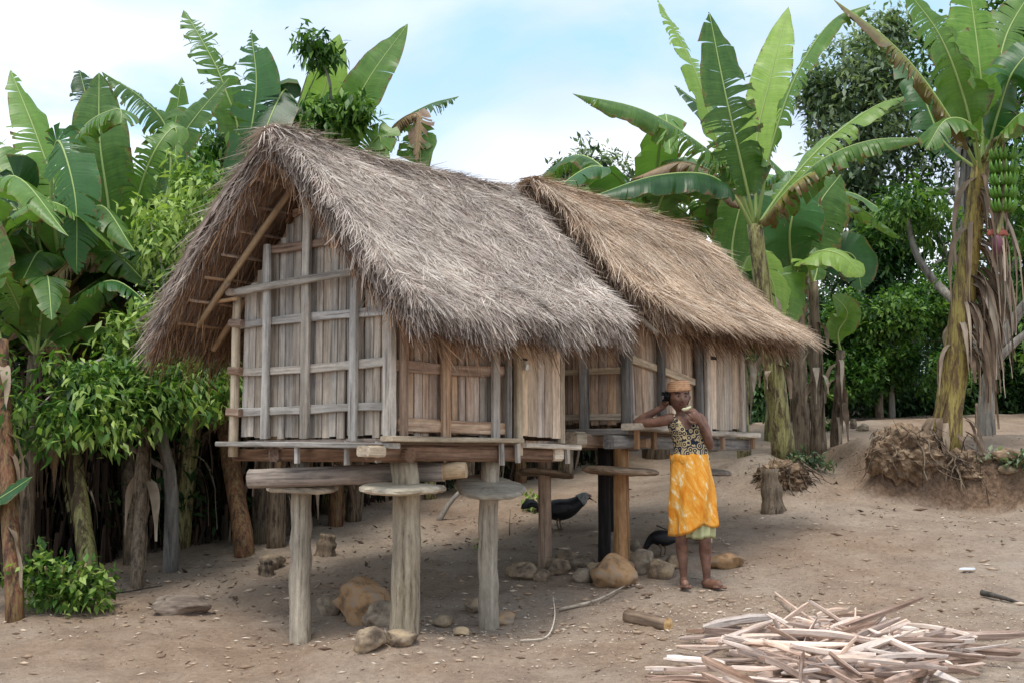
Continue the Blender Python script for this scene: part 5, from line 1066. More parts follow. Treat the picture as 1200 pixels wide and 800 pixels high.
HERO = [((908, 694), (968, 735), .045, .10, .0, 'pale', 'thin pale stick rising at the back left of the heap'), ((905, 738), (948, 706), .06, .15, .02, 'pale', 'short pale stick pointing up at the back of the heap'),
        ((955, 748), (1081, 700), .16, .19, .03, 'mix', 'long thick pale stick jutting up to the right at the top of the heap'), ((958, 720), (992, 713), .10, .11, .02, 'pale', 'small pale billet lying at the back of the heap'),
        ((826, 735), (905, 722), .08, .12, .03, 'pale', 'pale curved stick on the upper left of the heap'), ((1020, 732), (1150, 768), .14, .08, .025, 'mix', 'long pale stick slanting down at the right of the heap'),
        ((1088, 744), (1200, 742), .07, .09, .03, 'bark', 'bark-covered stick at the far right of the heap'), ((1105, 755), (1196, 764), .05, .05, .03, 'bark', 'reddish bark stick at the right edge of the heap'),
        ((758, 783), (830, 780), .04, .04, .018, 'pale', 'thin pale stick poking out at the far left of the heap'), ((780, 770), (850, 776), .05, .06, .022, 'pale', 'short pale split stick at the left end of the heap'),
        ((822, 770), (884, 800), .10, .12, .028, 'mix', 'dark-edged stick slanting down at the left front of the heap'), ((940, 742), (1010, 792), .14, .14, .03, 'mix', 'brown-barked stick crossing the middle of the heap'),
        ((1018, 750), (1125, 800), .12, .08, .03, 'pale', 'long pale stick slanting to the bottom right of the heap'), ((942, 765), (938, 802), .15, .13, .02, 'bark', 'upright dark stick at the front middle of the heap'),
        ((1040, 800), (1100, 778), .08, .10, .03, 'mix', 'stick slanting up at the front right of the heap'), ((1072, 776), (1154, 770), .07, .08, .032, 'bark', 'brown bark stick low at the right of the heap'),
        ((845, 748), (920, 745), .10, .13, .03, 'pale', 'pale bowed stick across the left of the heap'), ((850, 795), (960, 800), .05, .05, .03, 'pale', 'pale stick along the front edge of the heap'), ((840, 752), (905, 728), .12, .14, .022, 'pale', 'pale stick lying over the left of the heap')]
for i, (a, b_, z0, z1, r, mt, lab) in enumerate(HERO): stick(hp(*a, z0), hp(*b_, z1), max(r, .016), mt, lab, 200 + i, curve=.012)
rg = random.Random(5); cnt = 0
while cnt < 185:
    px = rg.gauss(985, 85); py = rg.gauss(775, 24)
    if not (800 < px < 1175 and 722 < py < 850): continue
    rim = ((px - 985) / 195) ** 2 + ((py - 780) / 60) ** 2
    if rim > 1: continue
    c = hp(px, py, .03); hmax = .18 * (1 - rim); z = .02 + rg.random() * hmax; ln = rg.uniform(.22, .66); a = rg.gauss(-.05, .38) if rg.random() < .85 else rg.uniform(-1.5, 1.5); tl = rg.gauss(0, .05) * (z / .12)
    dv = Vector((cos(a), sin(a), 0)) * ln / 2; p = Vector((c.x, c.y, 0)) - dv; q = Vector((c.x, c.y, 0)) + dv; p.z = H(p.x, p.y) + max(.015, z - tl); q.z = H(q.x, q.y) + max(.015, z + tl)
    ty = rg.choice(['pale', 'pale', 'pale', 'mix', 'mix', 'mix', 'bark']); stick(p, q, rg.uniform(.011, .025), ty, {'pale': 'clean pale split stick mixed into the heap at lower right', 'mix': 'pale split stick with a dark bark edge mixed into the heap', 'bark': 'short bark-brown stick mixed into the heap at lower right'}[ty], 300 + cnt, curve=.028, group={'pale': 'clean pale sticks in the firewood heap', 'mix': 'bark-edged sticks in the firewood heap', 'bark': 'brown bark sticks in the firewood heap'}[ty]); cnt += 1
# short log segments
def shortlog(a, b_, r, lab, nm='log_piece'):
    o = pole(nm, a, b_, r, r * .95, M['rock_orange'] if 0 else M['log'], None, sides=14, seg=6, rough=.06, mats=M['cut']); tag(o, lab, 'log'); return o
a = gp(735, 728); b_ = gp(783, 738); a.z += .04; b_.z += .035; shortlog(a, b_, .045, 'short barked log with an orange cut end left of the firewood')
a = gp(690, 722); b_ = gp(728, 716); a.z += .015; b_.z += .02
def twig(pts, r, lab, mat='bark', nm='branch', cat='branch'):
    mb = MB(); q = [];
    for (x, y, dz) in pts: p = gp(x, y); p.z += dz; q.append(p)
    q = catmull(q, 16); tube(mb, q, [r * (1 - .6 * i / 15) for i in range(16)], 6, rough=.1); o = mb.build(nm, M[mat], None, smooth=True, origin=q[0]); o.location = q[0]; tag(o, lab, cat); return o
twig([(655, 718, .02), (685, 712, .03), (705, 706, .03), (732, 692, .03)], .014, 'pale forked twig on the ground below the stones', 'pale_wood')
twig([(1150, 700, .03), (1175, 706, .03), (1200, 709, .0)], .02, 'dark strip of dry leaf lying at the right edge', 'bark_dark')
twig([(610, 752, .01), (640, 750, .02), (650, 735, .06), (648, 715, .10)], .007, 'thin curled pale stalk on the ground right of the legs', 'pale_wood')
twig([(60, 690, .02), (120, 700, .03), (190, 690, .02)], .012, 'thin dry branch lying along the foot of the shrub', 'bark_dark')
lb = empty('branch', on(514, 12.9)); tag(lb, 'leaning pale dead branch at the grove edge behind the right leg', 'branch'); mb = MB(); tube(mb, catmull([Vector((0, 0, -.03)), Vector((.12, 0, .17)), Vector((.30, .05, .36))], 8), [.03, .028, .026, .024, .022, .02, .018, .015], 7, rough=.1); mb.build('limb', M['bark'], lb, smooth=True)
twig([(770, 618, .02), (800, 632, .03), (830, 640, .03)], .010, 'thin dry twig behind the woman', 'log')
twig([(597, 628, .0), (597, 622, .06), (598, 610, .10)], .006, 'tiny upright stick in the ground below the farther hut', 'bark_dark')
p = gp(1133, 670); bx = MB(); loft(bx, [[(x * .07 * s, y * .03 * s, z_) for x, y in ((-1, -1), (.4, -1.3), (1, .2), (-.2, 1))] for s, z_ in ((1, .0), (.9, .012))]); o = bx.build('paper_scrap', simple('white_scrap', 'd9dde0', .7, .05), None, loc=(p.x, p.y, p.z + .02)); tag(o, 'white scrap of litter lying on the open ground at right', 'litter')

# ------------------------------------------------------------------ litter on the ground
def scatter(n, pts, name, size, mat, lab, seed, flat=.25, wf=1.0):
    R = np.random.default_rng(seed); P = []
    for (x, y, sx, sy, w) in pts: m_ = int(n * w); P.append(np.stack([R.normal(x, sx, m_), R.normal(y, sy, m_)], 1))
    P = np.concatenate(P); P = P[(P[:, 1] > 5.5)]; n = len(P); Z = hgt(P[:, 0], P[:, 1]) + .004
    a = R.uniform(0, 2 * pi, n); ln = size * R.lognormal(0, .32, n); w = ln * R.uniform(.15, .5, n) * wf; d = np.stack([np.cos(a), np.sin(a), R.normal(0, flat, n)], 1); s = np.stack([-np.sin(a), np.cos(a), R.normal(0, flat, n)], 1)
    c = np.stack([P[:, 0], P[:, 1], Z + ln * .08], 1); up = np.array([[0, 0, 1.]]); h = (ln * R.uniform(.06, .14, n))[:, None]; L_ = ln[:, None]; W_ = w[:, None]
    V = np.stack([c - d * L_ * .5, c - s * W_ * .5, c + d * L_ * .5, c + s * W_ * .5, c + up * h, c - up * h], 1).reshape(-1, 3); b = (np.arange(n) * 6)[:, None]
    Fc = np.concatenate([b + np.array([[i, j, 4]]) for i, j in ((0, 1), (1, 2), (2, 3), (3, 0))] + [b + np.array([[j, i, 5]]) for i, j in ((0, 1), (1, 2), (2, 3), (3, 0))])
    o = mesh_np(name, V, Fc, M[mat], tint=np.repeat(R.random(n), 6)); tag(o, lab, 'litter', kind='stuff'); return o
M['chips'] = strawmat('pale_wood_chips', [(0, 'a98f77'), (.5, 'd2bba3'), (1, 'efe2d2')]); M['pebbles'] = strawmat('pebbles_and_clods', [(0, '5e4d3e'), (.5, '8e7963'), (1, 'b6a48f')])
scatter(2600, [(1.6, 8.6, .9, .55, .35), (2.0, 7.8, 1.0, .5, .3), (0, 8.6, 1.2, .7, .15), (1.5, 9.6, 3.2, 1.8, .2)], 'wood_chips', .024, 'chips', 'pale wood chips strewn over the bare ground', 1)
scatter(9000, [(0, 9, 3.0, 2.0, .6), (2.5, 11.5, 3.0, 2.5, .4)], 'pebbles', .013, 'pebbles', 'small clods and pebbles all over the bare earth', 2, .1, 1.4)
scatter(1500, [(-2.6, 10.2, 1.4, .7, .4), (-1, 12.2, 1.4, .8, .3), (4, 13.2, 1.6, 1.4, .3)], 'leaf_litter', .042, 'dry', 'dry leaf litter along the edge of the banana grove', 3, .3)
scatter(1200, [(0, 8.5, 2.2, .9, .7), (2.5, 11, 2.5, 1.5, .3)], 'straw_bits', .06, 'thatch_tan', 'fallen bits of straw on the ground around the huts', 4, .06, .22)

# ------------------------------------------------------------------ hens
mblack = simple('black_feathers', '1c1b1f', .5, .5, 22, spec=.4, bumpd=.004); mgreyf = simple('speckled_feathers', '8f918f', .6, .6, 50)
mbeak = simple('beak_horn', '6b5a45', .5); mcomb = simple('red_comb', '8e2f28', .6)
def hen(loc, heading, s, spine, label, neck_grey=False, leglen=.11):
    """spine: list of (x,z,rx,rz) from tail root to neck to head, in hen units of metres"""
    e = empty('hen', loc, heading); e.scale = (s,) * 3; tag(e, label, 'hen'); mb = MB(); rings = []
    P = catmull([Vector((x, 0, z)) for x, z, _, _ in spine], 26); R_ = catmull([Vector((a, b_, 0)) for _, _, a, b_ in spine], 26); fr = frames(P, Vector((0, 1, 0)))
    for i, (p, (t, U, W)) in enumerate(zip(P, fr)):
        rings.append([p + U * cos(2 * pi * k / 16) * R_[i].x * (1 + .05 * sin(k * 5 + i * 3)) + W * sin(2 * pi * k / 16) * R_[i].y for k in range(16)])
    loft(mb, rings); body = mb.build('body', mblack, e, smooth=True)
    m2 = None
    hd = Vector((spine[-1][0], 0, spine[-1][1])); dr = (P[-1] - P[-3]).normalized()
    if neck_grey:
        m2 = MB(); rings = []
        for i in range(15, 24):
            p, (t, U, W) = P[i], fr[i]; rings.append([p + (U * cos(2 * pi * k / 14) * R_[i].x + W * sin(2 * pi * k / 14) * R_[i].y) * (1.10 + .07 * (k % 2)) for k in range(14)])
        loft(m2, rings); m2.build('neck_feathers', mgreyf, e, smooth=True)
    b = MB(); tube(b, [hd, hd + dr * .02 + Vector((0, 0, -.002)), hd + dr * .042 + Vector((0, 0, -.008))], [.009, .006, .001], 6); b.build('beak', mbeak, e, smooth=True)
    b = MB(); up = Vector((-dr.z, 0, dr.x)) if dr.x > 0 else Vector((dr.z, 0, -dr.x)); q = hd - dr * .012 + up * .02
    loft(b, [[q + dr * (x * .022) + up * (z * .014) + Vector((0, y_, 0)) for x, z in ((-1, -.4), (-.7, .8), (-.35, .2), (0, 1), (.35, .2), (.7, .7), (1, -.5))] for y_ in (-.003, .003)]); b.build('comb', mcomb, e)
    for sg in (-1, 1):
        b = MB(); rings = []
        for i in range(10):
            f = i / 9; x = .10 - .24 * f; r = .055 * sin(pi * (f * .85 + .1)); rings.append([Vector((x, sg * (.068 + .022 * sin(pi * f)) + sg * .010 * cos(2 * pi * k / 10), .19 - .02 * f + r * sin(2 * pi * k / 10))) for k in range(10)])
        loft(b, rings); b.build('wing', mblack, e, smooth=True)
        b = MB(); x0 = .01 + sg * .02; tube(b, [Vector((x0 - .02, sg * .04, leglen + .06)), Vector((x0, sg * .042, leglen)), Vector((x0 - .015, sg * .044, leglen * .6)), Vector((x0, sg * .045, .005))], [.03, .016, .007, .007], 7)
        for a in (-.5, 0, .5, pi): tube(b, [Vector((x0, sg * .045, .006)), Vector((x0 + cos(a) * .045, sg * .045 + sin(a) * .045, .004))], [.006, .002], 5)
        b.build('leg', mbeak if not neck_grey else mbeak, e, smooth=True)
    for k in range(9):
        f = (k - 4) / 4; b = MB(); z0 = spine[0][1]; x0 = spine[0][0] + .03
        q = catmull([Vector((x0, f * .02, z0)), Vector((x0 - .08, f * .035, z0 + .03 + .02 * (1 - abs(f)))), Vector((x0 - .16, f * .04, z0 + .03 * (1 - abs(f)) - .01))], 7); tube(b, q, [.012, .02, .024, .024, .022, .016, .004], 6, flat=.35); b.build('tail_feather', mblack, e, smooth=True)
    return e
g = gp(655, 621); hen(g, radians(8), 1.1, [(-.19, .19, .03, .03), (-.13, .18, .065, .06), (-.02, .17, .095, .09), (.07, .18, .085, .085), (.14, .215, .06, .065), (.19, .25, .044, .05), (.225, .275, .036, .04), (.25, .275, .028, .028), (.268, .268, .01, .01)], 'black hen with grey neck walking right behind the farther hut', True)
g = gp(777, 652); hen(g, radians(172), .82, [(-.16, .19, .02, .02), (-.11, .19, .055, .055), (-.02, .18, .085, .08), (.06, .18, .08, .075), (.11, .165, .05, .052), (.145, .13, .034, .034), (.165, .095, .028, .028), (.18, .075, .02, .02), (.19, .06, .008, .008)], 'small black hen pecking the ground behind the woman\'s legs')

# ------------------------------------------------------------------ the woman
wb = on(815, 9.62); wn = empty('person', wb); tag(wn, 'woman in orange wrap and knitted cap leaning her elbow on the hut ledge', 'person')
def w(px, py, d): return at(px, py, d) - wb
def ering(c, rx, ry, n=24, tilt=0, yaw=0):
    return [c + Vector((rx * cos(2 * pi * k / n) * cos(yaw) - ry * sin(2 * pi * k / n) * sin(yaw), ry * sin(2 * pi * k / n) * cos(yaw) + rx * cos(2 * pi * k / n) * sin(yaw), tilt * cos(2 * pi * k / n))) for k in range(n)]
def ctube(mb, pts, rad, n=22, sides=14):
    P = catmull(pts, n); Rr = [v.x for v in catmull([Vector((r, 0, 0)) for r in rad], n)]; T0 = (P[0] - P[1]).normalized(); T1 = (P[-1] - P[-2]).normalized()
    pp = [P[0] + T0 * Rr[0] * .9, P[0] + T0 * Rr[0] * .6] + P + [P[-1] + T1 * Rr[-1] * .6, P[-1] + T1 * Rr[-1] * .9]; rr = [Rr[0] * .35, Rr[0] * .75] + Rr + [Rr[-1] * .75, Rr[-1] * .35]
    tube(mb, pp, rr, sides)
D0 = 9.62; mb = MB()
torso = [(812, 560, .11, .09), (812, 545, .125, .095), (810, 530, .12, .09), (808, 518, .112, .082), (806, 506, .122, .09), (804, 497, .132, .086), (803, 490, .125, .075), (801, 485, .07, .055)]
loft(mb, [ering(w(x, y, D0), rx, ry) for x, y, rx, ry in torso])
ctube(mb, [w(801, 488, D0), w(799, 481, D0 - .01), w(797, 474, D0 - .01)], [.052, .046, .046], 10)
# head
hc_ = w(795.5, 465, D0 - .025); yaw = radians(10)
hm = bmesh.new(); bmesh.ops.create_uvsphere(hm, u_segments=40, v_segments=30, radius=1.0); hv = []
for v in hm.verts:
    x, y, z = v.co; front = max(0, -y); jaw = max(0, -z)
    X = x * .075 * (1 - .34 * jaw ** 1.5); Yy = y * .092 * (1 - .18 * jaw ** 1.5) ; Z = z * .113
    if front > 0:
        Yy -= .006 * exp(-((x) / .35) ** 2 - ((z + .78) / .2) ** 2)                        # chin
        Yy -= .020 * exp(-(x / .13) ** 2 - ((z + .22) / .16) ** 2) * (1 if z < .05 else exp(-((z - .05) / .2) ** 2))   # nose
        Yy -= .009 * exp(-(x / .28) ** 2 - ((z + .30) / .07) ** 2)
        Yy -= .009 * exp(-(x / .30) ** 2 - ((z + .50) / .10) ** 2)                         # lips
        Yy += .010 * exp(-((abs(x) - .40) / .18) ** 2 - ((z - .04) / .13) ** 2)            # eye sockets
        Yy -= .005 * exp(-((abs(x) - .38) / .25) ** 2 - ((z - .22) / .09) ** 2)            # brow
        Yy -= .006 * exp(-((abs(x) - .55) / .2) ** 2 - ((z + .18) / .18) ** 2)             # cheek bones
    v.co = (X * cos(yaw) - Yy * sin(yaw) + hc_.x, X * sin(yaw) + Yy * cos(yaw) + hc_.y, Z + hc_.z)
mb.add([v.co[:] for v in hm.verts], [tuple(x.index for x in f.verts) for f in hm.faces]); hm.free()
for sg in (-1, 1): ctube(mb, [hc_ + Vector((sg * .074, .005, .012)), hc_ + Vector((sg * .080, .012, .0)), hc_ + Vector((sg * .074, .008, -.022))], [.010, .014, .008], 8, 8)
# arms: her right (image left) elbow rests on the ledge, hand behind head
RS, RE, RW = w(784, 491, D0 + .0), w(746, 495, D0 + .10), w(776, 477, D0 + .03)
ctube(mb, [RS + Vector((.03, 0, .0)), RS, RS.lerp(RE, .5) + Vector((0, -.01, -.012)), RE], [.046, .045, .036, .031]); ctube(mb, [RE, RE.lerp(RW, .35) + Vector((-.005, 0, .0)), RW], [.032, .033, .021])
LS, LE, LW = w(820, 491, D0 + .0), w(832, 522, D0 + .0), w(821, 496, D0 - .15)
ctube(mb, [LS + Vector((-.03, 0, 0)), LS, LS.lerp(LE, .5) + Vector((.012, 0, 0)), LE], [.046, .045, .036, .031]); ctube(mb, [LE, LE.lerp(LW, .35) + Vector((.008, -.0, -.01)), LW], [.032, .034, .021])
def hand(W_, dirv, side, curl, palm_n):
    dirv = dirv.normalized(); side = (side - dirv * side.dot(dirv)).normalized(); pn = dirv.cross(side)
    if pn.dot(palm_n) < 0: pn = -pn
    ctube(mb, [W_, W_ + dirv * .045, W_ + dirv * .082], [.024, .031, .029], 8, 10)
    for s_ in (-1, 1): ctube(mb, [W_ + dirv * .02, W_ + dirv * .05 + side * s_ * .02, W_ + dirv * .08 + side * s_ * .024], [.018, .018, .015], 7, 8)
    for i, ln in enumerate((.068, .078, .072, .056)):
        b = W_ + dirv * .085 + side * (.030 - .020 * i); d1 = (dirv * cos(curl) + pn * sin(curl)); d2 = (dirv * cos(curl * 2) + pn * sin(curl * 2)); d3 = (dirv * cos(curl * 2.8) + pn * sin(curl * 2.8))
        ctube(mb, [b, b + d1 * ln * .45, b + d1 * ln * .45 + d2 * ln * .33, b + d1 * ln * .45 + d2 * ln * .33 + d3 * ln * .22], [.0095, .009, .0085, .007], 9, 8)
    b = W_ + dirv * .03 + side * .03; ctube(mb, [b, b + (dirv * .5 + side * .6 + pn * .4).normalized() * .03, b + (dirv * .8 + side * .35 + pn * .5).normalized() * .06], [.012, .011, .008], 8, 8)
hand(RW, w(783, 466, D0 + .03) - RW, Vector((0, -1, .2)), .35, Vector((1, 0, 0)))
hand(LW, w(810, 480, D0 - .16) - LW, Vector((-.4, -.2, -1)), .5, Vector((-.5, 1, 0)))
# legs and feet
for (hx, kx, ky, ax, ay, d1, toe) in ((803, 799, 628, 801.5, 677, D0 - .0, (803, 689, D0 - .14)), (822, 826, 630, 828.5, 680, D0 - .02, (846, 694, D0 - .13))):
    ctube(mb, [w(hx, 560, D0), w((hx + kx) / 2, 595, D0 - .01), w(kx, ky, d1 - .02), w(kx + .5, ky + 16, d1 + .012), w((kx + ax) / 2 + .3, ky + 33, d1 + .01), w(ax, ay, d1 + .02)], [.07, .066, .047, .047, .034, .026], 34)
    A = w(ax, ay, d1 + .02); Tt = w(*toe); gz = H(A.x + wb.x, A.y + wb.y) - wb.z; A2 = Vector((A.x, A.y, gz + .035)); Tt = Vector((Tt.x, Tt.y, H(Tt.x + wb.x, Tt.y + wb.y) - wb.z + .015))
    ctube(mb, [A, A2], [.03, .034], 6, 12); dv = (Tt - A2); dv.z = 0; dv.normalize(); sd_ = Vector((-dv.y, dv.x, 0)); fl = .17
    tube(mb, [A2 - dv * .055, A2 - dv * .03, A2 + dv * .03, A2 + dv * .09, A2 + dv * .13, A2 + dv * .155 - Vector((0, 0, .012))], [.012, .03, .034, .034, .034, .014], 12, flat=.0 + .9)
    for i in range(5):
        b = A2 + dv * (.14 - .008 * i) + sd_ * (.032 - .016 * i) - Vector((0, 0, .02)); ctube(mb, [b, b + dv * .03], [.013 if i == 0 else .009, .010 if i == 0 else .007], 5, 8)
raw = mb.build('body_raw', M['ban'], None, smooth=True)
rm = raw.modifiers.new('r', 'REMESH'); rm.mode = 'VOXEL'; rm.voxel_size = .0048; sm = raw.modifiers.new('s', 'SMOOTH'); sm.factor = .5; sm.iterations = 3
dg = bpy.context.evaluated_depsgraph_get(); me = bpy.data.meshes.new_from_object(raw.evaluated_get(dg)); bpy.data.objects.remove(raw)
mskin, nt, b_, o_ = newmat('brown_skin'); v_, r_ = objvec(nt, False); sn = noise(nt, v_, 14, 4, .6); cr = ramp(nt, [(.35, lin('5c4036')), (.65, lin('85614f'))]); L(nt, sn, cr.inputs[0]); L(nt, cr.outputs[0], b_.inputs['Base Color']); b_.inputs['Roughness'].default_value = .5; b_.inputs['Specular IOR Level'].default_value = .4
me.materials.clear(); me.materials.append(mskin); me.polygons.foreach_set('use_smooth', [True] * len(me.polygons)); me.polygons.foreach_set('material_index', [0] * len(me.polygons)); me.name = 'body'
body = bpy.data.objects.new('body', me); COL.objects.link(body); body.parent = wn
def hp_(x, y, z): return hc_ + Vector((x * cos(yaw) - y * sin(yaw), x * sin(yaw) + y * cos(yaw), z))
meye = simple('eye_white', '8f8278', .5, .05); mpup = simple('dark_iris', '120c0a', .2, .1); mlip = simple('lips', '5a2f2b', .5, .1)
for sg in (-1, 1):
    b = MB(); c = hp_(sg * .030, -.0775, .004); loft(b, [ering(c + Vector((0, 0, z)), r, .006, 10) for z, r in ((-.004, .003), (-.002, .010), (0, .012), (.002, .010), (.004, .003))]); ey = b.build('eye', meye, wn, smooth=True)
    b = MB(); c = hp_(sg * .030, -.0845, .003); loft(b, [ering(c + Vector((0, 0, z)), r, .003, 8) for z, r in ((-.005, .002), (0, .0055), (.005, .002))]); b.build('iris', mpup, ey, smooth=True)
    b = MB(); tube(b, catmull([hp_(sg * .012, -.088, .022), hp_(sg * .03, -.086, .027), hp_(sg * .05, -.073, .022)], 7), .0035, 6); b.build('eyebrow', mpup, wn, smooth=True)
b = MB()
for dz, r in ((-.054, .0045), (-.062, .0055)): tube(b, catmull([hp_(-.022, -.082, dz), hp_(0, -.092, dz), hp_(.022, -.082, dz)], 8), [.001, r * .8, r, r, r, r, r * .8, .001], 6)
b.build('lips', mlip, wn, smooth=True)
# hair at side and nape
b = MB(); rings = []
for z, s in ((.055, 1.04), (.03, 1.06), (.0, 1.08), (-.03, 1.04), (-.06, .85)): rings.append([hp_(.077 * s * cos(t), .093 * s * sin(t) + .012, z) for t in np.linspace(-.25, pi + .25, 18)])
n_ = 18; vs = [p for r in rings for p in r]; b.add(vs, [(i * n_ + j, i * n_ + j + 1, (i + 1) * n_ + j + 1, (i + 1) * n_ + j) for i in range(4) for j in range(n_ - 1)]); 
for k in range(26):
    q = hp_(-.07 + rnd.uniform(-.02, .0), rnd.uniform(-.03, .05), rnd.uniform(-.02, .03)); tube(b, [q, q + Vector((rnd.uniform(-.04, -.01), rnd.uniform(-.02, .02), rnd.uniform(-.03, .03)))], [.014, .006], 6)
b.build('hair', simple('black_hair', '0f0d0d', .8, .3, 40), wn, smooth=True)
# cap
mcap, nt, b_, o_ = newmat('woven_cap'); v_, r_ = objvec(nt, False); sp = nt.nodes.new('ShaderNodeSeparateXYZ'); L(nt, v_, sp.inputs[0]); wv = math_(nt, 'SINE', math_(nt, 'MULTIPLY', sp.outputs[2], 420.0)); wv = math_(nt, 'ADD', math_(nt, 'MULTIPLY', wv, .22), noise(nt, v_, 30, 4)); cr = ramp(nt, [(.0, lin('8a5f45')), (.55, lin('b98a68')), (1, lin('d2b48c'))]); L(nt, wv, cr.inputs[0]); L(nt, cr.outputs[0], b_.inputs['Base Color']); b_.inputs['Roughness'].default_value = .9; bump(nt, b_, wv, .6, .004)
b = MB(); rings = []
for z, s in ((.040, 1.12), (.048, 1.18), (.060, 1.16), (.085, 1.10), (.107, 1.04), (.119, .90), (.124, .6), (.125, .2)): rings.append([hp_(.077 * s * cos(2 * pi * k / 28), .093 * s * sin(2 * pi * k / 28) + .004, z + .006 * cos(2 * pi * k / 28)) for k in range(28)])
loft(b, rings); cap = b.build('cap', mcap, wn, smooth=True)
# printed top
mtop, nt, b_, o_ = newmat('printed_top'); v_, r_ = objvec(nt, False); vo = nt.nodes.new('ShaderNodeTexVoronoi'); vo.inputs['Scale'].default_value = 24; L(nt, v_, vo.inputs['Vector']); sw = math_(nt, 'SINE', math_(nt, 'MULTIPLY', vo.outputs['Distance'], 17.0)); cr = ramp(nt, [(.0, lin('1b2036')), (.42, lin('252a44')), (.5, lin('9c8a55')), (.8, lin('cdb996')), (1, lin('8f8148'))]); L(nt, math_(nt, 'ADD', math_(nt, 'MULTIPLY', sw, .32), math_(nt, 'MULTIPLY', noise(nt, v_, 11, 4, .7), 1.0)), cr.inputs[0]); L(nt, cr.outputs[0], b_.inputs['Base Color']); b_.inputs['Roughness'].default_value = .85
b = MB(); tt_ = [(811, 538, .136, .105), (810, 530, .128, .098), (808, 518, .121, .091), (806, 507, .132, .101), (804.5, 500, .138, .099), (804, 495, .137, .090)]
rings = [ering(w(x, y, D0), rx, ry, 40) for x, y, rx, ry in tt_]
for k in range(40):
    a = 2 * pi * k / 40; fr_ = max(0, -sin(a)); drop = .055 * exp(-((a - 1.5 * pi) / .28) ** 2) * 1.0 - .03 * (exp(-((a - 1.5 * pi - .62) / .3) ** 2) + exp(-((a - 1.5 * pi + .62) / .3) ** 2))
    rings[-1][k].z -= drop; rings[-2][k].z -= drop * .6; bust = exp(-((a - 1.5 * pi - .5) / .35) ** 2) + exp(-((a - 1.5 * pi + .5) / .35) ** 2); rings[3][k].y -= .022 * bust; rings[4][k].y -= .012 * bust; rings[2][k].y -= .006 * bust
    for r in rings: r[k] += Vector((cos(a), sin(a), 0)) * .003 * sin(k * 2.3 + r[k].z * 60)
loft(b, rings, cap=False)
for sg in (-1, 1): tube(b, catmull([w(804 + sg * 12, 496, D0 - .088), w(803 + sg * 13, 489, D0 - .06), w(803 + sg * 13, 485.5, D0 - .0), w(804 + sg * 12, 494, D0 + .085)], 12), .009, 6, flat=.5)
b.build('top', mtop, wn, smooth=True)
# wrap skirt
msk, nt, b_, o_ = newmat('orange_wrap_cloth'); v_, r_ = objvec(nt, False); mpk = nt.nodes.new('ShaderNodeMapping'); mpk.inputs['Rotation'].default_value = (0, .6, 0); L(nt, v_, mpk.inputs['Vector']); n_a = noise(nt, mpk.outputs[0], 6.5, 5, .65, (2.4, 2.4, .7), 1.2); n_b = noise(nt, v_, 16, 3, .6, (2, 2, .8), .8); cr = ramp(nt, [(.34, lin('cf7a1c')), (.46, lin('df9430')), (.55, lin('e4a94e')), (.61, lin('eadcb6')), (.66, lin('d98f2e'))]); L(nt, math_(nt, 'ADD', math_(nt, 'MULTIPLY', n_a, .7), math_(nt, 'MULTIPLY', n_b, .3)), cr.inputs[0]); L(nt, cr.outputs[0], b_.inputs['Base Color']); b_.inputs['Roughness'].default_value = .8
b = MB(); rings = []; rows = 26; nk = 72
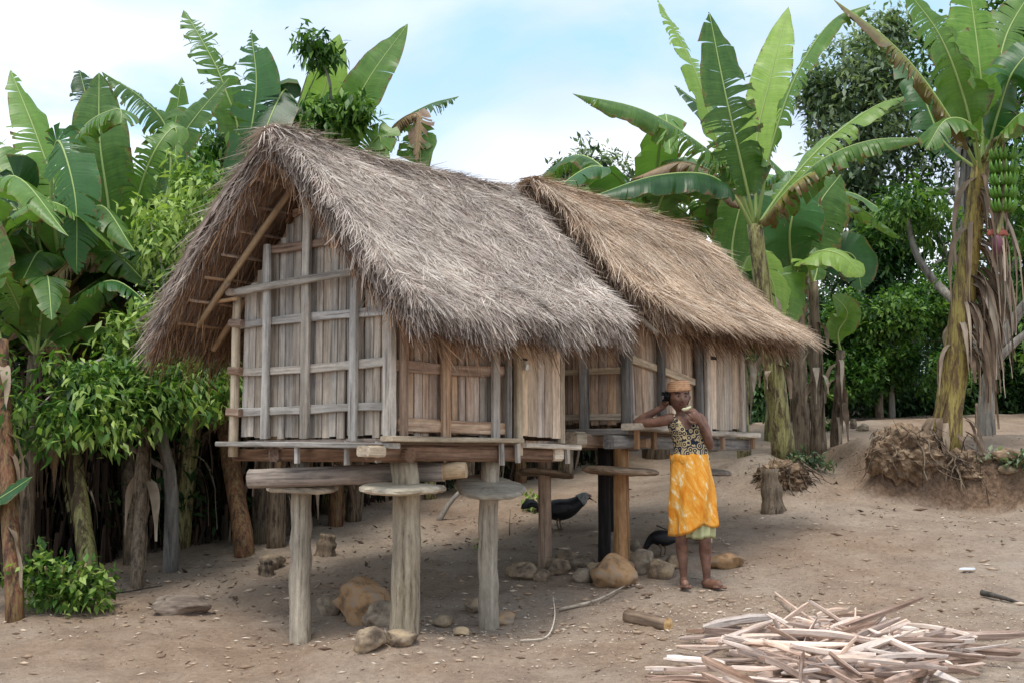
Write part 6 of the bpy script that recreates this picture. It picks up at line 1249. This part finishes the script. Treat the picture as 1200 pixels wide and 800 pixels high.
for i in range(rows):
    f = i / (rows - 1); cx = 808 + 4.5 * f; py = 533 + 87 * f; rx = .138 + .026 * sin(min(1, f * 1.6) * pi / 2) ; ry = .110 + .025 * min(1, f * 2); c = w(cx, py, D0); rg_ = []
    for k in range(nk):
        a = 2 * pi * k / nk; fold = (.008 * sin(a * 7 + f * 5) + .003 * sin(a * 13 - f * 7 + 1)) * (.3 + f) + .012 * f * sin(a * 4 + 2.5 * f); flap = .009 / (1 + exp(-((a - 4.35 - .75 * f)) * 22)) * (1 if a < 5.9 else max(0, 1 - (a - 5.9) * 3))
        r = 1 + (fold + flap) / .14; p = c + Vector((cos(a) * rx * r, sin(a) * ry * r, 0)); p.z += f * (.05 * cos(a - .2) + .035 * exp(-((a - 5.0) / .35) ** 2) - .02 * exp(-((a - 5.7) / .3) ** 2)) + .012 * (1 - f) * sin(a * 5) * .4; rg_.append(p)
    rings.append(rg_)
last = [p + Vector((0, 0, .012)) - (p - rings[-1][0]) * 0 for p in rings[-1]]; cc = w(812, 620, D0)
rings.append([cc + (p - cc) * .955 + Vector((0, 0, .01)) for p in rings[-1]]); rings.append([cc + (p - cc) * .80 + Vector((0, 0, .10)) for p in rings[-2]])
loft(b, rings, cap=False); sk = b.build('wrap_skirt', msk, wn, smooth=True)
b = MB(); q = [w(808, 536, D0)] ; rr_ = [ering(w(808, 532 + 3.2 * i, D0), .143 + .006 * sin(pi * i / 3), .114 + .006 * sin(pi * i / 3), 48) for i in range(4)]
for r in rr_:
    for k in range(48): r[k] += Vector((0, 0, .006 * sin(k * .9) + .004 * sin(k * 2.3)))
loft(b, rr_, cap=False); b.build('waist_roll', msk, sk, smooth=True)
b = MB(); rings = []
for i in range(7):
    f = i / 6; c = w(819, 606 + 24 * f, D0); rings.append([c + Vector((cos(2 * pi * k / 48) * (.118 + .012 * sin(k * 1.6)), sin(2 * pi * k / 48) * (.10 + .012 * sin(k * 1.6)), .006 * sin(k * .5))) for k in range(48)])
rings.append([w(819, 612, D0) + (p - w(819, 630, D0)) * .9 for p in rings[-1]]); loft(b, rings, cap=False); b.build('underskirt', simple('pale_green_cloth', 'b9b98a', .85, .12, 30), wn, smooth=True)
# food held at the mouth
mf = MB(); tube(mf, catmull([at(799, 479.5, D0 - .14), at(804, 479, D0 - .16), at(810, 476, D0 - .17)], 8), [.005, .011, .013, .013, .012, .011, .009, .004], 8); fo = mf.build('food', simple('pale_food', 'd8d6b0', .6, .2, 60), None, smooth=True); tag(fo, 'small pale piece of food the woman holds to her mouth', 'food')
